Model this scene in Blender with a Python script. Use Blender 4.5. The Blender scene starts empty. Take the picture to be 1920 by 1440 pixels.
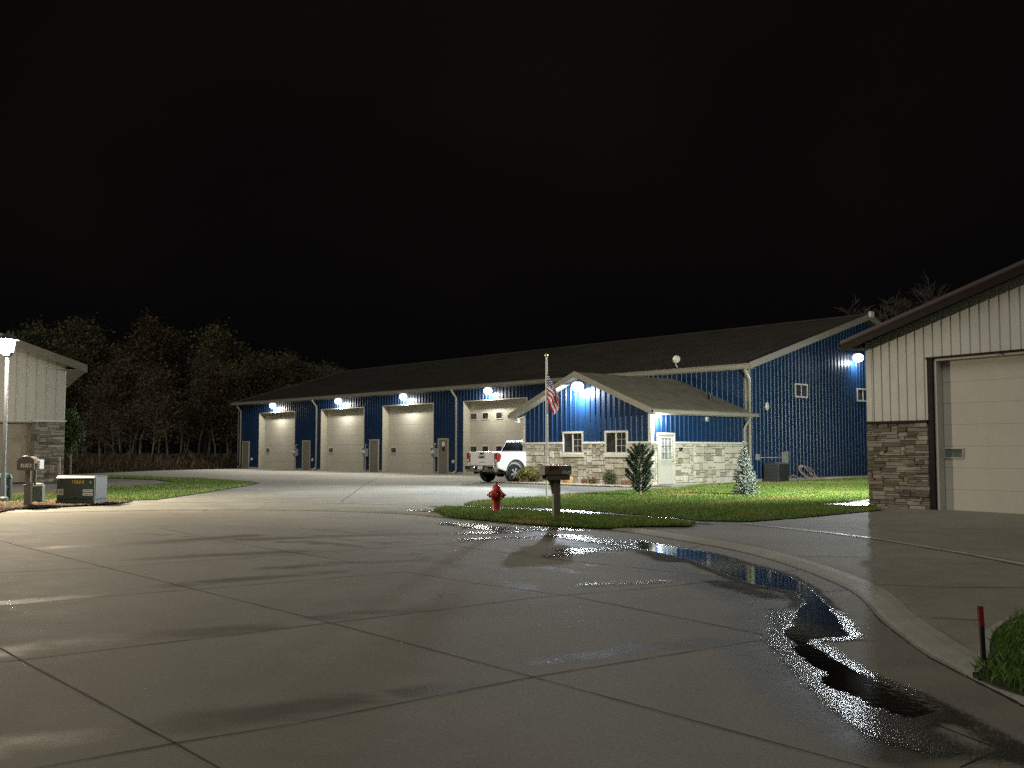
import bpy, math, random
import numpy as np
from mathutils import Vector, Matrix
from mathutils.geometry import delaunay_2d_cdt
R = math.radians
rnd = random.Random(7)
rng = np.random.default_rng(11)
scn = bpy.context.scene
COL = scn.collection

# ---------------------------------------------------------------- survey of the photograph
F = 1900.0; TH = math.atan(126 / 1900.0); CZ = 1.6      # focal length in pixels of the 1920 wide photo, pitch, eye height
CAM = np.array([0.0, 0.0, CZ])
def ray(u, v):
    a = (u - 960) / F; b = (720 - v) / F
    return np.array([a, math.cos(TH) - math.sin(TH) * b, math.sin(TH) + math.cos(TH) * b])
def gz(u, v, z=0.0):
    d = ray(u, v); t = (z - CZ) / d[2]
    p = CAM + d * t
    return (float(p[0]), float(p[1]))
def onpl(u, v, P, n):
    d = ray(u, v); t = np.dot(np.array(P) - CAM, n) / np.dot(d, n)
    return CAM + d * t

# main building frame: x along the long front (to the right), y into the building
MA = np.array([10.47, 44.89, 0.25])
_d = np.array([-.666, .746, 0]); _d /= np.linalg.norm(_d)
MX = -_d; MY = np.array([_d[1], -_d[0], 0])
MROT = math.atan2(MX[1], MX[0])
def floc(u, v, y=0.0):            # pixel -> (x, z) on a plane parallel to the front
    q = onpl(u, v, MA + MY * y, MY) - MA
    return float(np.dot(q, MX)), float(q[2])
def sloc(u, v, x=0.0):            # pixel -> (y, z) on a plane parallel to the gable
    q = onpl(u, v, MA + MX * x, MX) - MA
    return float(np.dot(q, MY)), float(q[2])
def mw(x, y, z=0.0):
    p = MA + MX * x + MY * y
    return (float(p[0]), float(p[1]), float(p[2] + z))

# ---------------------------------------------------------------- kerb line and ground height
KERB_PX = [(0, 962), (112, 961), (240, 958), (385, 956), (537, 957), (640, 959), (743, 963), (812, 968), (865, 973), (930, 979), (1000, 984),
           (1089, 989), (1163, 995), (1217, 1004), (1287, 1016), (1364, 1029), (1431, 1045), (1503, 1068), (1551, 1087), (1594, 1106),
           (1623, 1128), (1647, 1161), (1680, 1187), (1733, 1228), (1776, 1250), (1824, 1276), (1886, 1307), (1920, 1326)]
KERB = [(-24, -60), (-24, -10), (-27, 0), (-28.5, 8), (-27, 16), (-23, 22), (-18, 25.2)] + [gz(u, v) for u, v in KERB_PX] + [(3.35, 4.6), (3.7, 2.5), (4.6, -2), (5, -10), (5, -60)]
KA = np.array(KERB)
def inpoly(P, poly):
    P = np.asarray(P, float); x = P[:, 0]; y = P[:, 1]
    c = np.zeros(len(P), bool); n = len(poly); j = n - 1
    for i in range(n):
        xi, yi = poly[i]; xj, yj = poly[j]
        m = ((yi > y) != (yj > y))
        with np.errstate(divide='ignore', invalid='ignore'):
            c ^= m & (x < (xj - xi) * (y - yi) / ((yj - yi) if yj != yi else 1e-12) + xi)
        j = i
    return c
def dist_line(P, L, closed=False):
    P = np.asarray(P, float); L = np.asarray(L, float)
    best = np.full(len(P), 1e9)
    n = len(L)
    for i in range(n if closed else n - 1):
        a = L[i]; b = L[(i + 1) % n]; ab = b - a
        t = np.clip(((P - a) @ ab) / max(ab @ ab, 1e-12), 0, 1)
        q = a + t[:, None] * ab
        best = np.minimum(best, np.hypot(P[:, 0] - q[:, 0], P[:, 1] - q[:, 1]))
    return best
def sdist(P):                     # > 0 beyond the kerb, < 0 on the street
    P = np.asarray(P, float)
    d = dist_line(P, KA)
    return np.where(inpoly(P, KERB), -d, d)
def hgt_s(s):
    t = np.clip(s / .4, 0, 1)
    return np.minimum(.25, .06 * t * t * (3 - 2 * t) + .006 * np.maximum(s, 0))
def hgt(P):
    return hgt_s(sdist(P))
def h1(x, y):
    return float(hgt([(x, y)])[0])
def gp(u, v, dz=0.0):             # pixel -> point on the real ground
    z = 0.0
    for _ in range(6):
        x, y = gz(u, v, z + dz); z = h1(x, y)
    return (x, y, z + dz)

# ---------------------------------------------------------------- mesh builder
class MB:
    def __init__(s):
        s.v = []; s.f = []; s.m = []
    def add(s, vs, fs, mi=0):
        o = len(s.v); s.v += [tuple(map(float, p)) for p in vs]
        for f in fs:
            s.f.append(tuple(i + o for i in f)); s.m.append(mi)
        return s
    def quad(s, a, b, c, d, mi=0):
        return s.add([a, b, c, d], [(0, 1, 2, 3)], mi)
    def box(s, x0, x1, y0, y1, z0, z1, mi=0):
        return s.hexa([(x0, y0, z0), (x1, y0, z0), (x1, y1, z0), (x0, y1, z0), (x0, y0, z1), (x1, y0, z1), (x1, y1, z1), (x0, y1, z1)], mi)
    def hexa(s, p, mi=0):
        return s.add(p, [(3, 2, 1, 0), (4, 5, 6, 7), (0, 1, 5, 4), (1, 2, 6, 5), (2, 3, 7, 6), (3, 0, 4, 7)], mi)
    def bar(s, a, b, w, h, up=(0, 0, 1), mi=0):
        a = Vector(a); b = Vector(b); d = (b - a).normalized(); u = Vector(up)
        sd = d.cross(u).normalized() * (w / 2); u2 = sd.cross(d).normalized() * (h / 2)
        return s.hexa([a - sd - u2, a + sd - u2, b + sd - u2, b - sd - u2, a - sd + u2, a + sd + u2, b + sd + u2, b - sd + u2], mi)
    def prism(s, poly, a0, a1, axis='y', mi=0):
        n = len(poly)
        def P(p, a):
            return {'y': (p[0], a, p[1]), 'x': (a, p[0], p[1]), 'z': (p[0], p[1], a)}[axis]
        vs = [P(p, a0) for p in poly] + [P(p, a1) for p in poly]
        fs = [tuple(range(n))[::-1], tuple(range(n, 2 * n))] + [(i, (i + 1) % n, n + (i + 1) % n, n + i) for i in range(n)]
        return s.add(vs, fs, mi)
    def tube(s, pts, r, n=8, cap=True, mi=0):
        pts = [Vector(p) for p in pts]; k = len(pts)
        rs = r if isinstance(r, (list, tuple)) else [r] * k
        vs = []; ref = None
        for i, p in enumerate(pts):
            d = (pts[min(i + 1, k - 1)] - pts[max(i - 1, 0)]).normalized()
            if ref is None:
                ref = d.orthogonal().normalized()
            ref = (ref - d * ref.dot(d))
            ref = ref.normalized() if ref.length > 1e-6 else d.orthogonal().normalized()
            b = d.cross(ref)
            for j in range(n):
                t = 2 * math.pi * j / n
                vs.append(p + (ref * math.cos(t) + b * math.sin(t)) * rs[i])
        fs = []
        for i in range(k - 1):
            for j in range(n):
                fs.append((i * n + j, i * n + (j + 1) % n, (i + 1) * n + (j + 1) % n, (i + 1) * n + j))
        if cap:
            fs += [tuple(range(n))[::-1], tuple(range((k - 1) * n, k * n))]
        return s.add(vs, fs, mi)
    def lathe(s, prof, n=20, c=(0, 0, 0), axis='z', mi=0, cap=True):
        vs = []; k = len(prof)
        for (r, z) in prof:
            for j in range(n):
                t = 2 * math.pi * j / n; a, b = r * math.cos(t), r * math.sin(t)
                q = {'z': (a, b, z), 'x': (z, a, b), 'y': (b, z, a)}[axis]
                vs.append((q[0] + c[0], q[1] + c[1], q[2] + c[2]))
        fs = []
        for i in range(k - 1):
            for j in range(n):
                fs.append((i * n + j, i * n + (j + 1) % n, (i + 1) * n + (j + 1) % n, (i + 1) * n + j))
        if cap: fs += [tuple(range(n))[::-1], tuple(range((k - 1) * n, k * n))]
        return s.add(vs, fs, mi)
    def build_by(s, name, mat, parent, key, **kw):      # one object per key of its face centres
        groups = {}
        for f, mi in zip(s.f, s.m):
            c = tuple(sum(s.v[i][k] for i in f) / len(f) for k in range(3)); groups.setdefault(key(*c), []).append((f, mi))
        out = []
        for kk in sorted(groups, key=str):
            q = MB(); mp = {}
            for f, mi in groups[kk]:
                ff = []
                for i in f:
                    if i not in mp: mp[i] = len(q.v); q.v.append(s.v[i])
                    ff.append(mp[i])
                q.f.append(tuple(ff)); q.m.append(mi)
            out.append(q.build(name if not isinstance(kk, str) else kk, mat, parent, **kw))
        return out
    def build(s, name, mat, parent=None, loc=None, smooth=False, bevel=0, seg=2, rot=None):
        me = bpy.data.meshes.new(name)
        me.from_pydata(s.v, [], s.f)
        mats = mat if isinstance(mat, (list, tuple)) else [mat]
        for m in mats:
            me.materials.append(m)
        if len(mats) > 1:
            me.polygons.foreach_set('material_index', s.m)
        me.validate(); me.update()
        return link(name, me, parent, loc, smooth, bevel, seg, rot)
def link(name, me, parent=None, loc=None, smooth=False, bevel=0, seg=2, rot=None):
    o = bpy.data.objects.new(name, me); COL.objects.link(o)
    if parent is not None:
        o.parent = parent
    if loc is not None:
        o.location = loc
    if rot is not None:
        o.rotation_euler = rot
    if smooth:
        me.polygons.foreach_set('use_smooth', [True] * len(me.polygons))
        try:
            me.set_sharp_from_angle(angle=R(40))
        except Exception:
            pass
    if bevel:
        b = o.modifiers.new('bevel', 'BEVEL'); b.width = bevel; b.segments = seg; b.limit_method = 'ANGLE'; b.angle_limit = R(35)
        b.harden_normals = False
    return o
def np_mesh(name, V, Fq, mat, parent=None, loc=None, attr=None):
    me = bpy.data.meshes.new(name)
    V = np.asarray(V, np.float32); Fq = np.asarray(Fq, np.int32); k = Fq.shape[1]
    me.vertices.add(len(V)); me.vertices.foreach_set('co', V.ravel())
    me.loops.add(Fq.size); me.loops.foreach_set('vertex_index', Fq.ravel())
    me.polygons.add(len(Fq)); me.polygons.foreach_set('loop_start', np.arange(len(Fq), dtype=np.int32) * k)
    try:
        me.polygons.foreach_set('loop_total', np.full(len(Fq), k, np.int32))
    except Exception:
        pass
    if attr is not None:
        for an, av in attr.items():
            a = me.attributes.new(an, 'FLOAT', 'POINT'); a.data.foreach_set('value', np.asarray(av, np.float32))
    me.update(calc_edges=True)
    me.materials.append(mat)
    return link(name, me, parent, loc)
def empty(name, loc, rz=0.0):
    o = bpy.data.objects.new(name, None); COL.objects.link(o)
    o.location = loc; o.rotation_euler = (0, 0, rz); o.empty_display_size = .3
    return o
def tag(o, label, cat, group=None, kind=None):
    o['label'] = label; o['category'] = cat
    if group: o['group'] = group
    if kind: o['kind'] = kind
    return o
def struct(o, label=None):
    o['kind'] = 'structure'
    if label: o['label'] = label
    return o
def text(name, s, size, mat, parent, loc, rot, offset=0.0, extrude=.003, align='CENTER', sx=1.0):
    c = bpy.data.curves.new(name, 'FONT'); c.body = s; c.size = size; c.extrude = extrude; c.offset = offset
    c.align_x = align; c.align_y = 'CENTER'; c.materials.append(mat)
    tmp = bpy.data.objects.new(name, c); COL.objects.link(tmp); bpy.context.view_layer.update()
    me = bpy.data.meshes.new_from_object(tmp.evaluated_get(bpy.context.evaluated_depsgraph_get())); bpy.data.objects.remove(tmp)
    if not me.materials: me.materials.append(mat)
    o = link(name, me, parent, loc, rot=rot); o.scale = (sx, 1, 1)
    return o

# ---------------------------------------------------------------- materials
class NT:
    def __init__(s, m):
        s.t = m.node_tree; s.n = s.t.nodes; s.l = s.t.links
    def new(s, typ, **kw):
        nd = s.n.new(typ)
        for k, v in kw.items():
            if k in nd.inputs.keys():
                nd.inputs[k].default_value = v
            else:
                setattr(nd, k, v)
        return nd
    def link(s, a, b):
        s.l.new(a, b)
    def math(s, op, a, b=None, c=None, clamp=False):
        nd = s.n.new('ShaderNodeMath'); nd.operation = op; nd.use_clamp = clamp
        for i, q in enumerate((a, b, c)):
            if q is None: continue
            if isinstance(q, (int, float)): nd.inputs[i].default_value = q
            else: s.l.new(q, nd.inputs[i])
        return nd.outputs[0]
    def ramp(s, fac, stops):
        nd = s.n.new('ShaderNodeValToRGB'); e = nd.color_ramp.elements
        while len(e) < len(stops): e.new(.5)
        for i, (p, c) in enumerate(stops):
            e[i].position = p; e[i].color = (*c, 1) if len(c) == 3 else c
        s.l.new(fac, nd.inputs[0]); return nd.outputs[0]
    def mix(s, fac, a, b, mode='MIX'):
        nd = s.n.new('ShaderNodeMix'); nd.data_type = 'RGBA'; nd.blend_type = mode
        for i, q in ((0, fac), (6, a), (7, b)):
            if isinstance(q, (int, float)): nd.inputs[i].default_value = q
            elif isinstance(q, tuple): nd.inputs[i].default_value = (*q, 1) if len(q) == 3 else q
            else: s.l.new(q, nd.inputs[i])
        return nd.outputs[2]
    def sstep(s, x, a, b):
        nd = s.n.new('ShaderNodeMapRange'); nd.interpolation_type = 'SMOOTHSTEP'
        s.l.new(x, nd.inputs[0]); nd.inputs[1].default_value = a; nd.inputs[2].default_value = b
        return nd.outputs[0]
    def noise(s, vec, scale, detail=4, rough=.55, dist=0.0):
        nd = s.n.new('ShaderNodeTexNoise'); nd.inputs['Scale'].default_value = scale; nd.inputs['Detail'].default_value = detail
        nd.inputs['Roughness'].default_value = rough; nd.inputs['Distortion'].default_value = dist
        if vec is not None: s.l.new(vec, nd.inputs['Vector'])
        return nd.outputs[0]
    def bump(s, h, strength=.3, dist=.01, normal=None):
        nd = s.n.new('ShaderNodeBump'); nd.inputs['Strength'].default_value = strength; nd.inputs['Distance'].default_value = dist
        s.l.new(h, nd.inputs['Height'])
        if normal is not None: s.l.new(normal, nd.inputs['Normal'])
        return nd.outputs[0]
    def pos(s):
        return s.n.new('ShaderNodeNewGeometry').outputs['Position']
    def obj(s):
        return s.n.new('ShaderNodeTexCoord').outputs['Object']
    def scale(s, vec, sc, rot=(0, 0, 0)):
        nd = s.n.new('ShaderNodeMapping'); nd.inputs['Scale'].default_value = sc; nd.inputs['Rotation'].default_value = rot
        s.l.new(vec, nd.inputs[0]); return nd.outputs[0]
def mat0(name):
    m = bpy.data.materials.new(name); m.use_nodes = True
    t = NT(m); b = t.n['Principled BSDF']
    return m, t, b
def paint(name, col, rough=.5, metal=0.0, var=.12, vscale=3.0, spec=.5, bump=0.0, bscale=40, dirt=0.0, rv=.16):
    m, t, b = mat0(name)
    n = t.noise(t.obj(), vscale, 5)
    lo = tuple(c * (1 - var) for c in col); hi = tuple(min(1, c * (1 + var)) for c in col)
    c = t.ramp(n, [(.3, lo), (.7, hi)])
    if dirt:
        n2 = t.noise(t.scale(t.obj(), (2.2, 2.2, .5)), 1.6, 6, .65)
        c = t.mix(t.math('MULTIPLY', t.sstep(n2, .5, .75), dirt), c, tuple(q * .45 for q in col))
    t.link(c, b.inputs['Base Color'])
    b.inputs['Metallic'].default_value = metal
    rr = t.math('ADD', t.math('MULTIPLY', t.noise(t.obj(), vscale * 2.3, 3), rv), rough - rv / 2)
    t.link(rr, b.inputs['Roughness'])
    b.inputs['Specular IOR Level'].default_value = spec
    if bump:
        t.link(t.bump(t.noise(t.obj(), bscale, 3), bump, .01), b.inputs['Normal'])
    return m
def glow(name, col, strength):
    m, t, b = mat0(name)
    b.inputs['Base Color'].default_value = (.8, .8, .8, 1)
    b.inputs['Emission Color'].default_value = (*col, 1); b.inputs['Emission Strength'].default_value = strength
    m.cycles.emission_sampling = 'NONE'
    return m
def glass(name, col=(.030, .031, .030), rough=.06):
    m, t, b = mat0(name)
    n = t.noise(t.obj(), 3.0, 2)
    t.link(t.ramp(n, [(.35, tuple(c * .6 for c in col)), (.7, tuple(c * 1.5 for c in col))]), b.inputs['Base Color'])
    b.inputs['Roughness'].default_value = rough; b.inputs['Specular IOR Level'].default_value = .6
    return m
def island(name, stops, rough=.7, spec=.3, bump=.25, bscale=25, trans=0.0, extra=None):
    m, t, b = mat0(name)
    g = t.n.new('ShaderNodeNewGeometry')
    c = t.ramp(g.outputs['Random Per Island'], stops)
    n = t.noise(t.obj(), bscale * .35, 4)
    c = t.mix(.75, c, t.ramp(n, [(.3, (.6, .6, .6)), (.7, (1.0, 1.0, 1.0))]), 'MULTIPLY')
    if extra is not None:         # slow patches of another colour over the ground
        pn = t.noise(t.pos(), extra[1], 3)
        c = t.mix(t.math('MULTIPLY', t.sstep(pn, .52, .68), extra[2]), c, extra[0])
    t.link(c, b.inputs['Base Color'])
    b.inputs['Roughness'].default_value = rough; b.inputs['Specular IOR Level'].default_value = spec
    if bump:
        t.link(t.bump(t.noise(t.obj(), bscale, 4), bump, .02), b.inputs['Normal'])
    if trans:
        tr = t.new('ShaderNodeBsdfTranslucent'); t.link(c, tr.inputs[0])
        mx = t.new('ShaderNodeMixShader'); mx.inputs[0].default_value = trans
        t.link(b.outputs[0], mx.inputs[1]); t.link(tr.outputs[0], mx.inputs[2])
        t.link(mx.outputs[0], t.n['Material Output'].inputs[0])
    return m

def concrete(name, lo, hi, rough=.55, stain=.6, streak=(.35, 1.6), damp=False):
    m, t, b = mat0(name)
    p = t.pos()
    big = t.noise(p, .22, 5, .6, .4)
    med = t.noise(p, 1.7, 6, .68)
    fine = t.noise(p, 38, 4, .8)
    c = t.ramp(big, [(.3, lo), (.7, hi)])
    c = t.mix(.5, c, t.ramp(med, [(.25, (.52, .52, .52)), (.7, (1, 1, 1))]), 'MULTIPLY')
    c = t.mix(.75, c, t.ramp(fine, [(.30, (.45, .45, .45)), (.5, (.85, .85, .85)), (.72, (1.0, 1.0, 1.0))]), 'MULTIPLY')
    spk = t.sstep(t.noise(p, 130, 1, .5), .70, .78); c = t.mix(t.math('MULTIPLY', spk, .5), c, tuple(min(1, q * 1.9) for q in hi))
    # damp streaks dragged along one direction of traffic
    sv = t.scale(p, (streak[0], streak[1], 1), (0, 0, R(12)))
    st = t.sstep(t.noise(sv, .55, 6, .62, .2), .55, .72)
    st2 = t.sstep(t.noise(p, 6.0, 2, .5), .70, .76)
    dark = t.math('MULTIPLY', t.math('MAXIMUM', st, t.math('MULTIPLY', st2, .35)), stain)
    if damp:
        da = t.new('ShaderNodeAttribute'); da.attribute_name = 'damp'
        dn = t.math('ADD', da.outputs['Fac'], t.math('MULTIPLY', t.math('SUBTRACT', t.noise(sv, 1.4, 6, .65, .15), .5), 1.1))
        dark = t.math('MAXIMUM', t.math('MULTIPLY', dark, .4), t.math('MULTIPLY', t.sstep(dn, .28, .92), 1.0))
    c = t.mix(dark, c, tuple(q * .38 for q in lo))
    cv = t.new('ShaderNodeTexVoronoi'); cv.feature = 'DISTANCE_TO_EDGE'; cv.inputs['Scale'].default_value = .16
    wv = t.n.new('ShaderNodeVectorMath'); wv.operation = 'MULTIPLY_ADD'
    nz_ = t.n.new('ShaderNodeTexNoise'); nz_.inputs['Scale'].default_value = 1.3; nz_.inputs['Detail'].default_value = 5; t.link(p, nz_.inputs['Vector'])
    t.link(nz_.outputs['Color'], wv.inputs[0]); wv.inputs[1].default_value = (.8, .8, 0); t.link(p, wv.inputs[2]); t.link(wv.outputs[0], cv.inputs['Vector'])
    crk = t.math('MULTIPLY', t.math('SUBTRACT', 1.0, t.sstep(cv.outputs['Distance'], .0006, .0022)), t.sstep(t.noise(p, .16, 2, .5), .56, .64))
    c = t.mix(t.math('MULTIPLY', crk, .8), c, tuple(q * .2 for q in lo))
    t.link(c, b.inputs['Base Color'])
    r = t.math('SUBTRACT', t.math('ADD', t.math('MULTIPLY', med, .22), rough - .1), t.math('MULTIPLY', dark, .16))
    b.inputs['Specular IOR Level'].default_value = .22
    if damp:                      # scattered glassy grains in the wet surface
        gl = t.sstep(t.noise(p, 100, 1, .5), .745, .775)
        gl = t.math('MULTIPLY', gl, t.sstep(t.noise(p, .8, 3, .6), .50, .68))
        r = t.math('SUBTRACT', r, t.math('MULTIPLY', gl, .62), clamp=True)
        t.link(t.math('ADD', t.math('MULTIPLY', gl, 1.2), .22), b.inputs['Specular IOR Level'])
    t.link(r, b.inputs['Roughness'])
    bm = t.math('ADD', t.math('MULTIPLY', t.noise(p, 130, 2, .6), .6), t.math('MULTIPLY', t.noise(p, 22, 3, .6), .5))
    t.link(t.bump(bm, .35, .006), b.inputs['Normal'])
    return m

M = {}
def mk_mats():
    M['street'] = concrete('street_concrete', (.215, .196, .158), (.315, .292, .240), .8, .38, damp=True)
    M['drive'] = concrete('driveway_concrete', (.23, .222, .19), (.34, .335, .295), .8, .6, (.25, 1.2))
    M['drive2'] = concrete('side_driveway_concrete', (.26, .246, .205), (.36, .345, .29), .8, .4, (.2, .9))
    M['kerb'] = concrete('kerb_concrete', (.34, .33, .285), (.48, .47, .41), .7, .3)
    M['walk'] = concrete('sidewalk_concrete', (.26, .25, .22), (.38, .37, .33), .3, .3)
    M['joint'] = paint('joint_filler', (.008, .007, .006), .85, var=.3)
    M['ledge'] = paint('broomed_edge', (.42, .40, .35), .6, var=.2)
    M['soil'] = paint('soil', (.05, .045, .03), .95, var=.4, vscale=.8, bump=.5)
    M['lawn'] = paint('lawn_soil', (.018, .035, .008), .95, var=.35, vscale=1.2, bump=.4)
    M['blue'] = paint('blue_steel', (.0080, .0300, .080), .36, var=.1, vscale=1.0, spec=.30, rv=.03, dirt=.12)
    M['tansteel'] = paint('light_stone_steel', (.465, .475, .45), .45, var=.07, vscale=1.0, spec=.5, dirt=.14)
    M['tansteel_l'] = paint('tan_ribbed_steel', (.42, .41, .36), .45, var=.07, vscale=1.0, spec=.4, dirt=.14)
    M['tan'] = paint('tan_trim', (.47, .44, .36), .5, var=.06)
    M['door'] = paint('tan_door_steel', (.44, .415, .345), .5, var=.05, vscale=.7, dirt=.1)
    M['tandoor2'] = paint('pale_door_steel', (.475, .462, .415), .5, var=.04, vscale=.6, dirt=.12)
    M['pdoor'] = paint('taupe_door', (.20, .18, .14), .5, var=.08)
    M['white'] = paint('white_trim', (.56, .54, .48), .45, var=.05)
    M['roof'] = paint('dark_bronze_roof', (.052, .047, .040), .6, var=.18, vscale=.6, dirt=.2, spec=.15)
    M['burg'] = paint('burgundy_trim', (.012, .006, .007), .5, var=.15, spec=.12)
    M['burgroof'] = paint('burgundy_roof', (.060, .044, .046), .45, var=.15, spec=.2)
    M['brown'] = paint('brown_trim', (.10, .082, .062), .5, var=.15)
    M['brownroof'] = paint('brown_roof', (.13, .115, .09), .5, var=.15)
    M['bdoor'] = paint('brown_door', (.25, .21, .16), .5, var=.1, vscale=2, dirt=.15)
    M['gut'] = paint('tan_gutter', (.25, .232, .188), .4, var=.06)
    M['grey'] = paint('grey_metal', (.34, .35, .34), .4, metal=.3, var=.1)
    M['dark'] = paint('dark_metal', (.03, .03, .03), .5, var=.2)
    M['black'] = paint('black_plastic', (.012, .012, .012), .5, var=.2)
    M['glass'] = glass('window_glass')
    M['carglass'] = glass('car_glass', (.006, .007, .008), .04)
    M['upglass'] = glass('upper_window_glass', (.055, .05, .075), .1)
    M['greyglass'] = glass('grey_door_glass', (.12, .14, .13), .12)
    M['lens'] = glow('lit_lens', (1.0, .96, .86), 5)
    M['lens2'] = glow('lit_lens_cool', (.93, .97, 1.0), 5)
    M['lantern'] = glow('lit_lantern_glass', (1.0, .84, .55), 7)
    M['limestone'] = paint('limestone_trim', (.62, .59, .50), .75, var=.12, vscale=6, bump=.3)
    M['mortar'] = paint('mortar', (.10, .092, .075), .9, var=.25, bump=.5)
    M['mortard'] = paint('dark_mortar', (.05, .043, .034), .9, var=.3, bump=.5)
    M['ashlar'] = island('ashlar_stone', [(0, (.34, .30, .225)), (.22, (.54, .50, .41)), (.5, (.72, .695, .60)), (.72, (.58, .53, .415)), (.88, (.76, .745, .67)), (1, (.44, .41, .34))], .75, .3, .6, 9)
    M['ledgestone'] = island('ledge_stone', [(0, (.12, .105, .085)), (.3, (.20, .175, .145)), (.6, (.29, .258, .21)), (.85, (.37, .335, .28)), (1, (.45, .42, .36))], .8, .3, .7, 14)
    M['carpaint'] = paint('white_car_paint', (.72, .73, .74), .22, var=.02, spec=.6)
    M['chrome'] = paint('chrome', (.62, .62, .60), .16, metal=1.0, var=.05)
    M['rubber'] = paint('tyre_rubber', (.012, .012, .012), .75, var=.2, bump=.3, bscale=30)
    M['rim'] = paint('machined_rim', (.62, .62, .63), .35, metal=.3, var=.05)
    M['rimdark'] = paint('dark_rim', (.02, .02, .022), .4, var=.1)
    M['tail'] = paint('red_tail_lamp', (.22, .006, .010), .12, var=.25, vscale=14, spec=.8)
    M['plate'] = paint('number_plate', (.62, .63, .62), .5, var=.15, vscale=20)
    M['hydrant'] = paint('hydrant_red', (.45, .030, .026), .38, var=.18, vscale=9, bump=.15, dirt=.3)
    M['mbox'] = paint('bronze_plastic', (.15, .128, .105), .42, var=.12, vscale=5)
    M['post'] = paint('taupe_post', (.22, .195, .155), .55, var=.12, vscale=4)
    M['redflag'] = paint('red_plastic', (.28, .018, .022), .4)
    M['sticker'] = paint('white_sticker', (.78, .78, .74), .5, var=.06)
    M['tgreen'] = paint('utility_green', (.062, .078, .067), .42, var=.14, vscale=2.5, dirt=.3)
    M['pgreen'] = paint('pale_utility_green', (.11, .145, .122), .48, var=.12, vscale=2.5, dirt=.2)
    M['teal'] = paint('dark_teal_green', (.02, .052, .047), .38, var=.12)
    M['yellow'] = paint('yellow_decal', (.72, .48, .06), .5, var=.08)
    M['pole'] = paint('pale_pole', (.60, .62, .60), .35, metal=.2, var=.06)
    M['lamppole'] = paint('lamp_pole', (.09, .10, .11), .4, metal=.3, var=.08)
    M['gold'] = paint('gilt_ball', (.75, .66, .42), .25, metal=1.0, var=.05)
    M['stake'] = paint('black_stake', (.008, .006, .006), .55)
    M['stakered'] = paint('red_reflector', (.20, .014, .014), .35)
    M['ac'] = paint('dark_ac_metal', (.035, .037, .038), .5, var=.1)
    M['hose'] = paint('pinkish_hose', (.52, .36, .30), .5, var=.08)
    M['bollard'] = paint('brown_bollard', (.22, .165, .12), .55, var=.12)
    M['gravel'] = island('bed_pebbles', [(0, (.22, .16, .10)), (.35, (.42, .34, .24)), (.7, (.55, .47, .36)), (1, (.68, .62, .52))], .8, .3, .4, 30)
    M['mulch'] = island('mulch_chips', [(0, (.02, .014, .010)), (.4, (.06, .043, .028)), (.75, (.12, .085, .05)), (1, (.28, .20, .10))], .85, .2, .3, 30)
    M['boulder_y'] = paint('ochre_stone', (.44, .29, .13), .8, var=.35, vscale=4, bump=.8, bscale=9)
    M['boulder_r'] = paint('red_brown_stone', (.22, .12, .075), .8, var=.4, vscale=4, bump=.8, bscale=9)
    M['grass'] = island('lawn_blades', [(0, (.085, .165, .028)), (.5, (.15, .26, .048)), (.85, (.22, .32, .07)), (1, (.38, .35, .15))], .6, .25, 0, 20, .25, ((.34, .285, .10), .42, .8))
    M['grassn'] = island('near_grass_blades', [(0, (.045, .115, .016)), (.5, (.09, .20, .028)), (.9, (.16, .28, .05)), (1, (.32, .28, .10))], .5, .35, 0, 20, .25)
    M['drygrass'] = island('dry_grass_blades', [(0, (.034, .022, .014)), (.6, (.06, .040, .022)), (1, (.045, .045, .020))], .8, .2, 0, 20, .2)
    M['bark'] = paint('bark', (.25, .215, .165), .9, var=.35, vscale=3, bump=.8, bscale=12)
    M['darkbark'] = paint('dark_bark', (.11, .088, .070), .9, var=.35, vscale=3)
    M['leaf_b'] = island('brown_leaves', [(0, (.075, .057, .036)), (.5, (.13, .098, .058)), (1, (.21, .165, .08))], .7, .3, 0, 20, .3)
    M['leaf_o'] = island('olive_leaves', [(0, (.07, .073, .036)), (.5, (.135, .132, .062)), (1, (.21, .195, .09))], .7, .3, 0, 20, .3)
    M['leaf_g'] = island('green_leaves', [(0, (.024, .055, .014)), (.5, (.045, .09, .024)), (1, (.08, .12, .035))], .5, .4, 0, 20, .25)
    M['pine'] = island('pine_needles', [(0, (.022, .052, .030)), (.6, (.052, .10, .062)), (1, (.12, .18, .115))], .55, .35, 0, 20, .15)
    M['spruce'] = island('blue_spruce_needles', [(0, (.15, .19, .175)), (.6, (.31, .36, .335)), (1, (.50, .54, .50))], .6, .3, 0, 20, .1)
    M['shrub_y'] = island('yellow_green_shrub', [(0, (.13, .14, .04)), (.6, (.27, .25, .085)), (1, (.42, .36, .16))], .65, .3, 0, 20, .25)
    M['shrub_r'] = island('rusty_shrub', [(0, (.12, .085, .04)), (.5, (.28, .18, .085)), (1, (.42, .31, .17))], .65, .3, 0, 20, .25)
    M['shrub_g'] = island('grey_green_shrub', [(0, (.055, .08, .035)), (.6, (.13, .16, .08)), (1, (.25, .26, .16))], .65, .3, 0, 20, .25)
    # flag: stripes and canton from the cloth's own coordinates
    m, t, b = mat0('flag_cloth')
    uv = t.new('ShaderNodeUVMap'); sp = t.new('ShaderNodeSeparateXYZ'); t.link(uv.outputs[0], sp.inputs[0])
    u, v = sp.outputs[0], sp.outputs[1]
    stripe = t.math('LESS_THAN', t.math('MODULO', t.math('MULTIPLY', t.math('SUBTRACT', 1.0, v), 13.0), 2.0), 1.0)
    c = t.mix(stripe, (.66, .63, .57), (.36, .018, .028))
    can = t.math('MULTIPLY', t.math('LESS_THAN', u, .4), t.math('GREATER_THAN', v, 6 / 13))
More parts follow.
